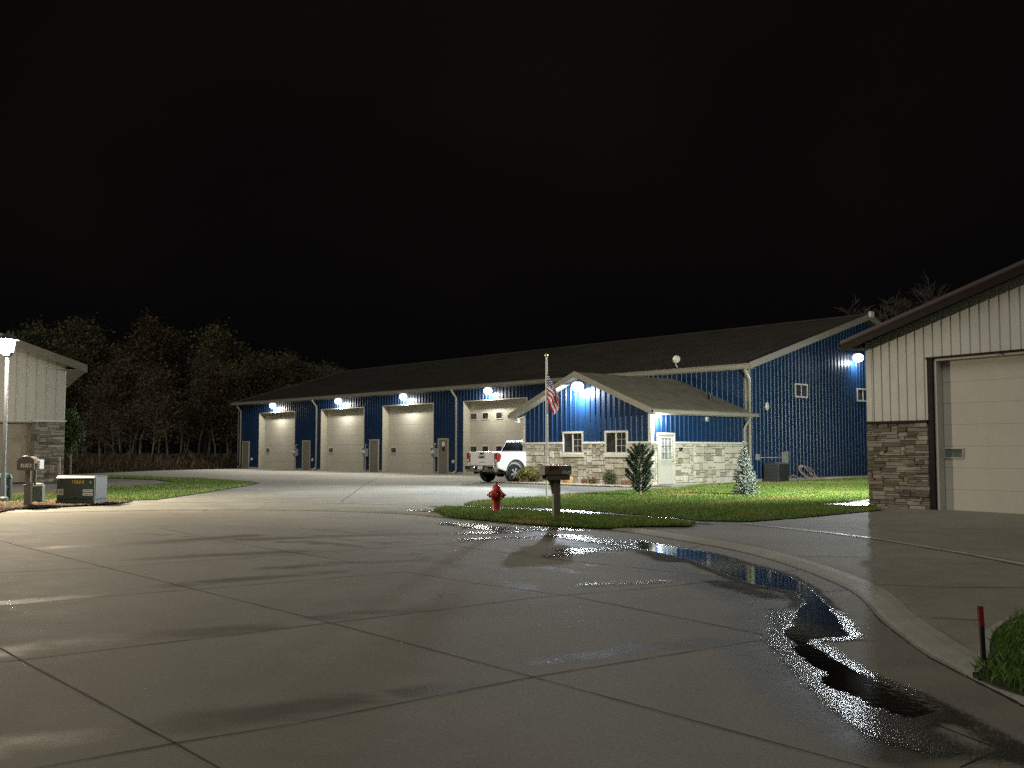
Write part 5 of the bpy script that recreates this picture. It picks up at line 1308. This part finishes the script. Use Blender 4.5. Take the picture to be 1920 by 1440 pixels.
for j in range(NV + 1):
    for i in range(NU + 1):
        u, v = i / NU, j / NV
        out = -.13 * min(1, u * 7) + .62 * (1 - math.exp(-2.6 * u)) * (1 - .25 * u) * 1.22 * (.55 + .45 * math.sin(math.pi * (.15 + .8 * (1 - v))))
        fold = (.055 + .05 * u) * math.sin(7.5 * u * 1.6 + 3.2 * v) + .03 * math.sin(13 * u - 5 * v)
        x = out + .028 * math.sin(9 * u + 2.5 * v) * u
        z = zt_ - (1 - v) * .80 * (1 - .55 * u) - 1.0 * u ** 1.15 + .03 * math.sin(6 * u + 2 * v) * u
        Vf.append((x - .07 * math.sin(3 * u) * (1 - v), fold, z)); UV.append((u, v))
Ff = [(j * (NU + 1) + i, j * (NU + 1) + i + 1, (j + 1) * (NU + 1) + i + 1, (j + 1) * (NU + 1) + i) for j in range(NV) for i in range(NU)]
me = bpy.data.meshes.new('cloth'); me.from_pydata(Vf, [], Ff); uvl = me.uv_layers.new(name='UVMap')
for lp_ in me.loops: uvl.data[lp_.index].uv = UV[lp_.vertex_index]
me.materials.append(M['flag']); co_ = link('cloth', me, fl, smooth=True)

# ---------------------------------------------------------------- marker stake
p = gp(1846, 1256, .0); sk = empty('marker_stake', p); tag(sk, 'black square marker stake with a dull red top by the corner lawn', 'marker stake')
hs = .455; w_ = .0155
MB().hexa([(-w_, -w_, -.2), (w_, -w_, -.2), (w_, w_, -.2), (-w_, w_, -.2), (-w_ - .012, -w_, hs * .69), (w_ - .012, -w_, hs * .69), (w_ - .012, w_, hs * .69), (-w_ - .012, w_, hs * .69)]).build('shaft', M['stake'], sk, bevel=.002)
MB().hexa([(-w_ - .013, -w_ - .001, hs * .69 + .0005), (w_ - .011, -w_ - .001, hs * .69 + .0005), (w_ - .011, w_ + .001, hs * .69 + .0005), (-w_ - .013, w_ + .001, hs * .69 + .0005), (-w_ - .020, -w_, hs), (w_ - .018, -w_, hs), (w_ - .018, w_, hs), (-w_ - .020, w_, hs)]).build('red_tip', M['stakered'], sk)
MB().bar((.01, .0, .075), (.13, -.02, .075), .018, .02).build('side_peg', M['stake'], sk)

# ---------------------------------------------------------------- air conditioner and hose by the gable wall
p = mw(.62, 1.15); ac = empty('air_conditioner', (p[0], p[1], h1(p[0], p[1])), MROT); tag(ac, 'dark grey air conditioner unit on the lawn against the blue gable wall', 'air conditioner')
b = MB(); b.box(-.40, .40, -.40, .40, .06, .88); b.build('cabinet', M['ac'], ac, bevel=.03)
lv = MB()
for k in range(11):
    z = .14 + k * .062
    lv.box(-.37, .37, -.414, -.402, z, z + .03); lv.box(.402, .414, -.37, .37, z, z + .03)
lv.build('louvre_grille', M['dark'], ac); MB().box(-.46, .46, -.46, .46, -.1, .055).build('pad', M['kerb'], ac)
MB().lathe([(.36, .881), (.36, .90), (.30, .915)], 24).build('fan_guard', M['dark'], ac)
pi_ = MB(); pi_.tube([(.36, .44, .3), (.36, .60, .32), (-.2, .66, .4), (-.55, .66, .45)], .03, 8); pi_.tube([(.30, .43, .55), (.28, .58, .6), (-.5, .58, .6)], .018, 6); pi_.build('refrigerant_pipe', M['black'], ac)
p = mw(.09, 3.85); gh = empty('garden_hose', (p[0], p[1], h1(p[0], p[1])), MROT); tag(gh, 'pale pinkish garden hose looped from a tap on the blue gable wall', 'garden hose')
hb = MB()
for k, (y1_, z1_, w2, d_) in enumerate(((.0, .72, .45, 0), (.08, .70, .55, .015), (.2, .68, .62, .03))):
    pts = []
    for i in range(29):
        a = 2 * math.pi * i / 28
        pts.append((.10 + .02 * k + .25 * max(0, -math.cos(a)) * .5 + d_, y1_ + .30 + w2 * .75 * math.sin(a) * (1 + .3 * math.cos(a)) - (.36 * math.cos(a)) , .36 + (z1_ - .36) * math.cos(a)))
    hb.tube(pts, .013, 6)
hb.tube([(.12, -.15, .12), (.14, -.7, .28), (.16, -1.1, .22), (.2, -1.35, .06)], .016, 6)
hb.tube([(.12, .2, .62), (.2, .6, .35), (.32, 1.1, .03)], .016, 6)
hb.build('hose_coil', M['hose'], gh, smooth=True); MB().box(.05, .12, -.1, .12, .60, .74).build('hose_hanger', M['grey'], gh, bevel=.02)
# ---------------------------------------------------------------- planting bed in front of the office
def off_w(x, y): return mw(OX + x, OY + y)[:2]
bed_poly = [off_w(-OL - .1, -.02), off_w(.0, -.02), off_w(.02, -.75), off_w(-1.2, -.95), off_w(-3.0, -1.05), off_w(-5.5, -1.15), off_w(-OL - .35, -1.2), off_w(-OL - .6, -.6)]
struct(sheet('gravel_bed', bed_poly, M['soil'], .025, .5, .3))
chips('gravel', bed_poly, 7000, .02, .055, M['gravel'], .03, 'tan pebble bed along the foot of the office stone wall', 'gravel')
g2 = [mw(.03, 4.2)[:2], mw(.03, 19)[:2], mw(.45, 19)[:2], mw(.42, 4.4)[:2]]
chips('gravel', g2, 3500, .02, .05, M['gravel'], .035, 'thin pebble strip along the foot of the blue gable wall', 'gravel')
def boulder(u, v, sx, sy, sz, mat, label, rz=0, seed=0):
    x, y, z = gp(u, v, .0); r = random.Random(seed)
    n1, n2 = 9, 14; b = MB(); vs = []
    for i in range(n1 + 1):
        t = math.pi * i / n1
        for j in range(n2):
            a = 2 * math.pi * j / n2
            q = Vector((math.sin(t) * math.cos(a), math.sin(t) * math.sin(a), math.cos(t)))
            m = max(abs(q.x), abs(q.y), abs(q.z)); q = q.lerp(q / m * .92, .62)
            k = 1 + .09 * math.sin(3 * q.x + seed) + .08 * math.sin(5 * q.y + 2 * seed) + r.uniform(-.045, .045)
            vs.append((q.x * sx * k, q.y * sy * k, q.z * sz * k + sz * .75))
    fs = [(i * n2 + j, i * n2 + (j + 1) % n2, (i + 1) * n2 + (j + 1) % n2, (i + 1) * n2 + j) for i in range(n1) for j in range(n2)]
    b.add(vs, fs); o = b.build('boulder', mat, None, (x, y, z), rot=(0, 0, rz)); tag(o, label, 'boulder'); return o
boulder(1066, 908, .32, .22, .19, M['boulder_y'], 'ochre boulder, the largest blocky one in the pebble bed', MROT, 1)
boulder(1097, 909, .17, .16, .165, M['boulder_r'], 'small squarish red brown boulder in the middle of the pebble bed', MROT + .3, 2)
boulder(1182, 912, .42, .22, .165, M['boulder_r'], 'long flat red brown boulder beside the dark pine', MROT, 5)

# ---------------------------------------------------------------- plants
def leaf_quads(C, size, up=.3):
    n = len(C); a = rng.normal(size=(n, 3)); a /= np.linalg.norm(a, axis=1)[:, None]
    b = np.cross(a, rng.normal(size=(n, 3))); b /= np.linalg.norm(b, axis=1)[:, None]
    s = (size[0] + (size[1] - size[0]) * rng.random(n))[:, None]
    V = np.stack([C - a * s * .5, C + b * s * .28, C + a * s * .5, C - b * s * .28], 1)
    Fq = np.arange(n)[:, None] * 4 + np.array([[0, 1, 2, 3]])
    return V.reshape(-1, 3), Fq
def ball_points(n, r, clumps, fill=.75, flat=.0):
    c = rng.normal(size=(clumps, 3)); c /= np.linalg.norm(c, axis=1)[:, None]; c *= (rng.random(clumps) ** .4)[:, None] * .78
    k = rng.integers(0, clumps, n); P = c[k] + rng.normal(size=(n, 3)) * .17
    return P * np.array(r)
def shrub(x, y, r, h, mat, label, n=2600, leaf=(.03, .07), spiky=False):
    z = h1(x, y); e = empty('shrub', (x, y, z)); tag(e, label, 'shrub')
    P = ball_points(n, (r, r, h * .5), 26); P[:, 2] += h * .52; P = P[P[:, 2] > .01]
    V, Fq = leaf_quads(P, leaf); np_mesh('foliage', V, Fq, mat, e)
    s_ = MB()
    for k in range(9):
        a = rng.uniform(0, 6.28); s_.tube([(0, 0, -.03), (r * .3 * math.cos(a), r * .3 * math.sin(a), h * .35), (r * .6 * math.cos(a), r * .6 * math.sin(a), h * .75)], [.012, .008, .004], 5)
    s_.build('stem', M['bark'], e)
x, y, _ = gp(993, 906); shrub(x, y, .62, .78, M['shrub_y'], 'rounded yellow green shrub beside the white truck', 3600, (.05, .12))
x, y, _ = gp(1141, 911); shrub(x, y, .40, .66, M['shrub_g'], 'grey green shrub between the small and the long boulder', 2600)
x, y, _ = gp(1164, 907); shrub(x, y, .55, .85, M['shrub_r'], 'rusty cream shrub behind the long flat boulder', 3000)
x, y, _ = gp(1109, 910); shrub(x, y, .22, .36, M['shrub_y'], 'tiny yellow shrub beside the small squarish boulder', 900)

def needles(P, D, length, w):
    n = len(P); D = D / np.linalg.norm(D, axis=1)[:, None]; s = np.cross(D, rng.normal(size=(n, 3))); s /= np.linalg.norm(s, axis=1)[:, None]
    l = (length[0] + (length[1] - length[0]) * rng.random(n))[:, None]
    V = np.stack([P - s * w, P + s * w, P + D * l], 1); return V.reshape(-1, 3), np.arange(n)[:, None] * 3 + np.array([[0, 1, 2]])
def conifer(name, u, v, h, mat, label, rad, nb, lift, ndl, w, per, cat, curve=.2, tuft=False):
    x, y, z = gp(u, v, .02); e = empty(name, (x, y, z)); tag(e, label, cat)
    t = MB(); t.tube([(0, 0, -.1), (.01, 0, h * .4), (-.01, .01, h * .75), (0, 0, h * .98)], [.05, .04, .022, .006], 8); PP = []; DD = []
    for k in range(nb):
        f = (k + .5) / nb; zz = h * (.04 + .90 * f); r = rad(f) * (rng.uniform(.62, 1.28) if tuft else rng.uniform(.72, 1.18)); a = k * 2.4 + rng.uniform(-.4, .4)
        d = np.array([math.cos(a), math.sin(a), 0]); pts = []
        for i in range(5):
            q = i / 4; pts.append(np.array([0, 0, zz]) + d * r * q + np.array([0, 0, lift * r * q + curve * r * q * q]))
        t.tube([tuple(p) for p in pts], [.013, .010, .008, .006, .003], 5)
        pts = np.array(pts)
        m = max(8, int(per * r))
        q = (.12 + .88 * rng.random(m) ** .7) if tuft else (.12 + .88 * rng.random(m))
        B = np.array([np.interp(q, np.linspace(0, 1, 5), pts[:, c]) for c in range(3)]).T
        sd = rng.normal(size=(m, 3)); dirn = d * (1.1 if tuft else .5) + np.array([0, 0, .55 if tuft else .25]) + sd * (.55 if tuft else .65)
        if not tuft:
            perp = np.array([-d[1], d[0], 0]); B = B + perp * (rng.uniform(-.32, .32, m) * r * (1 - q * .7))[:, None] + np.array([0, 0, -.05 * r])
        PP.append(B); DD.append(dirn)
    m = int(per * .25); PP.append(np.column_stack([rng.normal(0, .012, m), rng.normal(0, .012, m), h * rng.uniform(.8, 1.02, m)])); DD.append(rng.normal(size=(m, 3)) * .5 + np.array([0, 0, .8]))
    V, Fq = needles(np.vstack(PP), np.vstack(DD), ndl, w)
    np_mesh('foliage', V, Fq, mat, e); t.build('trunk', M['bark'], e)
conifer('pine_tree', 1200, 929, 1.70, M['pine'], 'young dark green pine with bristly upturned tufts near the office door', lambda f: float(np.interp(f, [0, .2, .45, .65, .85, 1], [.30, .40, .44, .38, .25, .12])), 96, .25, (.06, .12), .009, 560, 'pine tree', .55, True)
conifer('spruce_tree', 1397, 929, 1.72, M['spruce'], 'small frosty blue spruce in front of the gutter downspout', lambda f: .44 * (1 - f) ** .85 + .03, 110, -.10, (.035, .085), .008, 620, 'spruce tree', .22, False)

# ---------------------------------------------------------------- trees
def grow(seed, h, lean, lv1, spread, bare):
    r = random.Random(seed); t = MB(); tips = []
    def wob(p, d, L, n, w):
        pts = [p]
        for i in range(n):
            d = (d + Vector((r.gauss(0, w), r.gauss(0, w), r.gauss(0, w * .6)))).normalized(); p = p + d * (L / n); pts.append(p)
        return pts, d
    tr_, _ = wob(Vector((0, 0, -.3)), Vector((lean, r.uniform(-.1, .1), 1)).normalized(), h * .9, 9, .07)
    r0 = h * .0125
    t.tube(tr_, [r0 * (1 - .88 * i / 9) for i in range(10)], 8)
    def along(pts, f):
        k = f * (len(pts) - 1); i = min(int(k), len(pts) - 2); return pts[i].lerp(pts[i + 1], k - i)
    for k in range(lv1):
        f = .40 + .58 * (k + r.random()) / lv1; p = along(tr_, f); a = r.uniform(0, 6.283)
        L1 = h * spread * (1.25 - .85 * f) * r.uniform(.6, 1.25); d = Vector((math.cos(a), math.sin(a), r.uniform(.35, 1.1))).normalized()
        b1, d1 = wob(p, d, L1, 5, .16); rr1 = r0 * (1.05 - .9 * f) * .55 + .012
        t.tube(b1, [rr1 * (1 - .8 * i / 5) for i in range(6)], 5, False); tips.append((b1[-1], 1.0))
        for q in range(5 if not bare else 7):
            g = .3 + .7 * r.random(); p2 = along(b1, g); d2 = (d1 + Vector((r.gauss(0, .6), r.gauss(0, .6), r.gauss(.15, .45)))).normalized()
            L2 = L1 * r.uniform(.3, .6); b2, d3 = wob(p2, d2, L2, 3, .2); t.tube(b2, [rr1 * .4, rr1 * .3, rr1 * .2, .006], 4, False); tips.append((b2[-1], .8)); tips.append((b2[1], .6))
            if bare:
                for s in range(4):
                    p3 = along(b2, .2 + .8 * r.random()); d4 = (d3 + Vector((r.gauss(0, .55), r.gauss(0, .55), r.gauss(.25, .35)))).normalized()
                    b3, _ = wob(p3, d4, L2 * r.uniform(.4, .8), 3, .15); t.tube(b3, [.024, .019, .014, .009], 3, False)
    return t, tips
def make_tree(seed, h, lean, lv1, spread, mat, nleaf, leaf, scat, bare=False, name='tree'):
    t, tips = grow(seed, h, lean, lv1, spread, bare)
    e = empty(name, (0, 0, 0)); t.build('trunk', M['darkbark'] if bare else M['bark'], e)
    if nleaf:
        T_ = np.array([tuple(p) for p, _ in tips]); wgt = np.array([w for _, w in tips]) * rng.uniform(.05, 1.6, len(tips)); wgt /= wgt.sum()
        k = rng.choice(len(T_), nleaf, p=wgt); P = T_[k] + rng.normal(size=(nleaf, 3)) * scat
        V, Fq = leaf_quads(P, leaf); np_mesh('crown', V, Fq, mat, e)
    return e
def copy_tree(e):
    c = e.copy(); COL.objects.link(c)
    for ch in e.children:
        k = ch.copy(); COL.objects.link(k); k.parent = c
    return c
KIND = [('brown leaved deciduous tree in the dark woods beyond the pavement', make_tree(1, 15, .05, 22, .26, M['leaf_b'], 6500, (.18, .42), .55)),
        ('olive leaved tree with a forked trunk in the dark woods', make_tree(2, 13, -.06, 20, .30, M['leaf_o'], 7500, (.18, .40), .6)),
        ('thin half bare tree with few brown leaves at the wood edge', make_tree(3, 11, .10, 16, .22, M['leaf_b'], 1700, (.16, .36), .5)),
        ('tall broad olive tree rising above the dark woods', make_tree(4, 16, .0, 24, .30, M['leaf_o'], 9000, (.2, .45), .7)),
        ('leafless tree with a fan of bare twigs behind the buildings', make_tree(5, 14, .03, 22, .30, None, 0, None, 0, True)),
        ('low scrubby brown tree at the wood edge', make_tree(6, 6.5, .12, 16, .36, M['leaf_b'], 1300, (.14, .32), .45))]
used = set()
def place(kind, u, Y, s, rz, grp='trees of the dark woods', lab=None):
    lb, proto = KIND[kind]
    if kind in used: o = copy_tree(proto)
    else: o = proto; used.add(kind)
    X = (u - 960) / 1900 * Y
    o.location = (X, Y, h1(X, Y) - .25); o.rotation_euler = (0, 0, rz); o.scale = (s, s, s * rnd.uniform(.92, 1.06))
    tag(o, lab or lb, 'tree', grp); return o
for kind, u, Y, s in [(3, 20, 92, .93), (0, 95, 100, .95), (3, 165, 100, 1.0), (0, 245, 96, 1.02), (1, 300, 112, .95), (0, 345, 108, .82), (3, 395, 112, 1.0), (1, 430, 106, .92), (1, 468, 112, .95), (3, 540, 118, .78),
                      (2, 190, 86, .8), (5, 215, 84, .9), (2, 262, 88, .95), (5, 285, 84.5, 1.0), (2, 372, 90, .95), (1, 383, 94, .80), (2, 405, 89, .72), (5, 425, 90, 1.0), (2, 437, 91, .8), (5, 345, 92, .95), (5, 160, 88, .8), (2, 318, 87, .85),
                      (0, 130, 112, .95), (1, 200, 118, 1.05), (0, 265, 120, 1.0), (5, 240, 95, 1.1), (5, 390, 97, 1.0), (0, 500, 124, .72), (1, 600, 128, 1.0), (3, 570, 124, .88), (0, 650, 130, .92), (0, -60, 100, 1.0), (1, -20, 112, 1.1), (2, 230, 90, .9), (2, 340, 95, .95), (2, 415, 98, .95), (5, 450, 100, .95), (2, 150, 94, .9)]:
    place(kind, u, Y, s, rnd.uniform(0, 6.28))
place(4, 640, 125, .95, 1.0); place(4, 600, 122, .92, 2.2); place(4, 690, 130, .9, 4)
for u, Y, s in ((1592, 88, 1.02), (1650, 92, 1.24), (1700, 95, 1.34), (1738, 90, 1.30), (1560, 100, 1.0), (1675, 104, 1.36)):
    place(4, u, Y, s, rnd.uniform(0, 6.28), 'bare trees behind the right buildings', 'leafless tree with faint bare twigs above the burgundy roof edge')
# small round tree by the left building
by = 48.6; bx = (134 - 960) / 1900 * by
rt_ = empty('round_tree', (bx, by, h1(bx, by))); tag(rt_, 'small bushy green tree behind the brown guard post', 'tree')
P = ball_points(6000, (.62, .66, 1.12), 60); P[:, 2] += 2.3
V, Fq = leaf_quads(P, (.07, .15)); np_mesh('crown', V, Fq, M['leaf_g'], rt_)
t = MB(); t.tube([(0, 0, -.2), (.03, 0, .6), (0, .03, 1.4), (.05, 0, 2.4)], [.06, .05, .045, .02], 8)
for k in range(10):
    a = rng.uniform(0, 6.28); t.tube([(0, 0, 1.0 + k * .1), (.25 * math.cos(a), .25 * math.sin(a), 1.4 + k * .12), (.45 * math.cos(a), .45 * math.sin(a), 1.7 + k * .16)], [.022, .015, .006], 5)
t.build('trunk', M['bark'], rt_)

# satellite dish on the long roof edge
x_, z_ = floc(1270, 693, -.30); p = mw(x_, -.30, z_ - .02)
ds = empty('satellite_dish', p, MROT); tag(ds, 'round white satellite dish on a bent mast at the blue building roof edge', 'satellite dish')
MB().tube([(0, 0, -.06), (.02, 0, .10), (-.07, -.02, .26), (-.06, -.04, .50)], .022, 8).build('mast', M['white'], ds, smooth=True)
n_ = Vector((.62, -1, .12)).normalized()
dm = MB(); dm.lathe([(.02, .035), (.08, .03), (.13, .012), (.175, -.015), (.178, -.012), (.135, .02), (.08, .042), (.02, .05)], 28)
dsh = dm.build('dish', M['white'], ds, loc=(.03, -.10, .50), smooth=True); dsh.rotation_euler = n_.to_track_quat('-Z', 'Y').to_euler()
am = MB(); am.bar((.03, -.06, .36), (.12, -.30, .42), .02, .02); am.box(.09, .15, -.34, -.29, .40, .46); am.build('feed_arm', M['white'], ds)

# ---------------------------------------------------------------- night sky and added fill light
SUN_EL, SUN_AZ = R(46), R(215)           # soft sun lamp added as foreground fill, from behind the left shoulder
l = bpy.data.lights.new('soft_fill', 'SUN'); l.energy = .96; l.angle = R(50); l.color = (1.0, .955, .84)
so = bpy.data.objects.new('soft_fill', l); COL.objects.link(so)
sv = Vector((math.sin(SUN_AZ) * math.cos(SUN_EL), math.cos(SUN_AZ) * math.cos(SUN_EL), math.sin(SUN_EL)))
so.rotation_euler = sv.to_track_quat('Z', 'Y').to_euler()
wd = bpy.data.worlds.new('World'); scn.world = wd; wd.use_nodes = True
nt = NT(wd); bg = nt.n['Background']
tc = nt.new('ShaderNodeTexCoord'); gn = tc.outputs['Generated']
n1 = nt.noise(gn, 1.6, 4, .5, .3)
c = nt.ramp(n1, [(.35, (.0018, .0016, .0017)), (.55, (.0028, .0023, .0021)), (.75, (.0046, .0034, .0026))])
sp = nt.new('ShaderNodeSeparateXYZ'); nt.link(gn, sp.inputs[0])
dn = nt.sstep(sp.outputs[2], .0, .22)
c = nt.mix(dn, (.0012, .0012, .0017), c)
nt.link(c, bg.inputs[0]); bg.inputs[1].default_value = 1.0

# ---------------------------------------------------------------- camera and render settings
cd = bpy.data.cameras.new('camera'); cd.sensor_width = 36; cd.lens = F / 1920 * 36; cd.clip_start = .05; cd.clip_end = 2500
co = bpy.data.objects.new('camera', cd); COL.objects.link(co); co.location = (0, 0, CZ); co.rotation_euler = (math.pi / 2 + TH, 0, 0); scn.camera = co
scn.view_settings.view_transform = 'Standard'; scn.view_settings.look = 'None'; scn.view_settings.exposure = 0; scn.view_settings.gamma = 1
scn.render.engine = 'CYCLES'
cy = scn.cycles; cy.use_denoising = False; cy.max_bounces = 6; cy.diffuse_bounces = 3; cy.glossy_bounces = 3; cy.transparent_max_bounces = 8
cy.sample_clamp_indirect = 1.5; cy.sample_clamp_direct = 0; cy.caustics_reflective = False; cy.caustics_refractive = False
try: cy.denoiser = 'OPENIMAGEDENOISE'
except Exception: pass
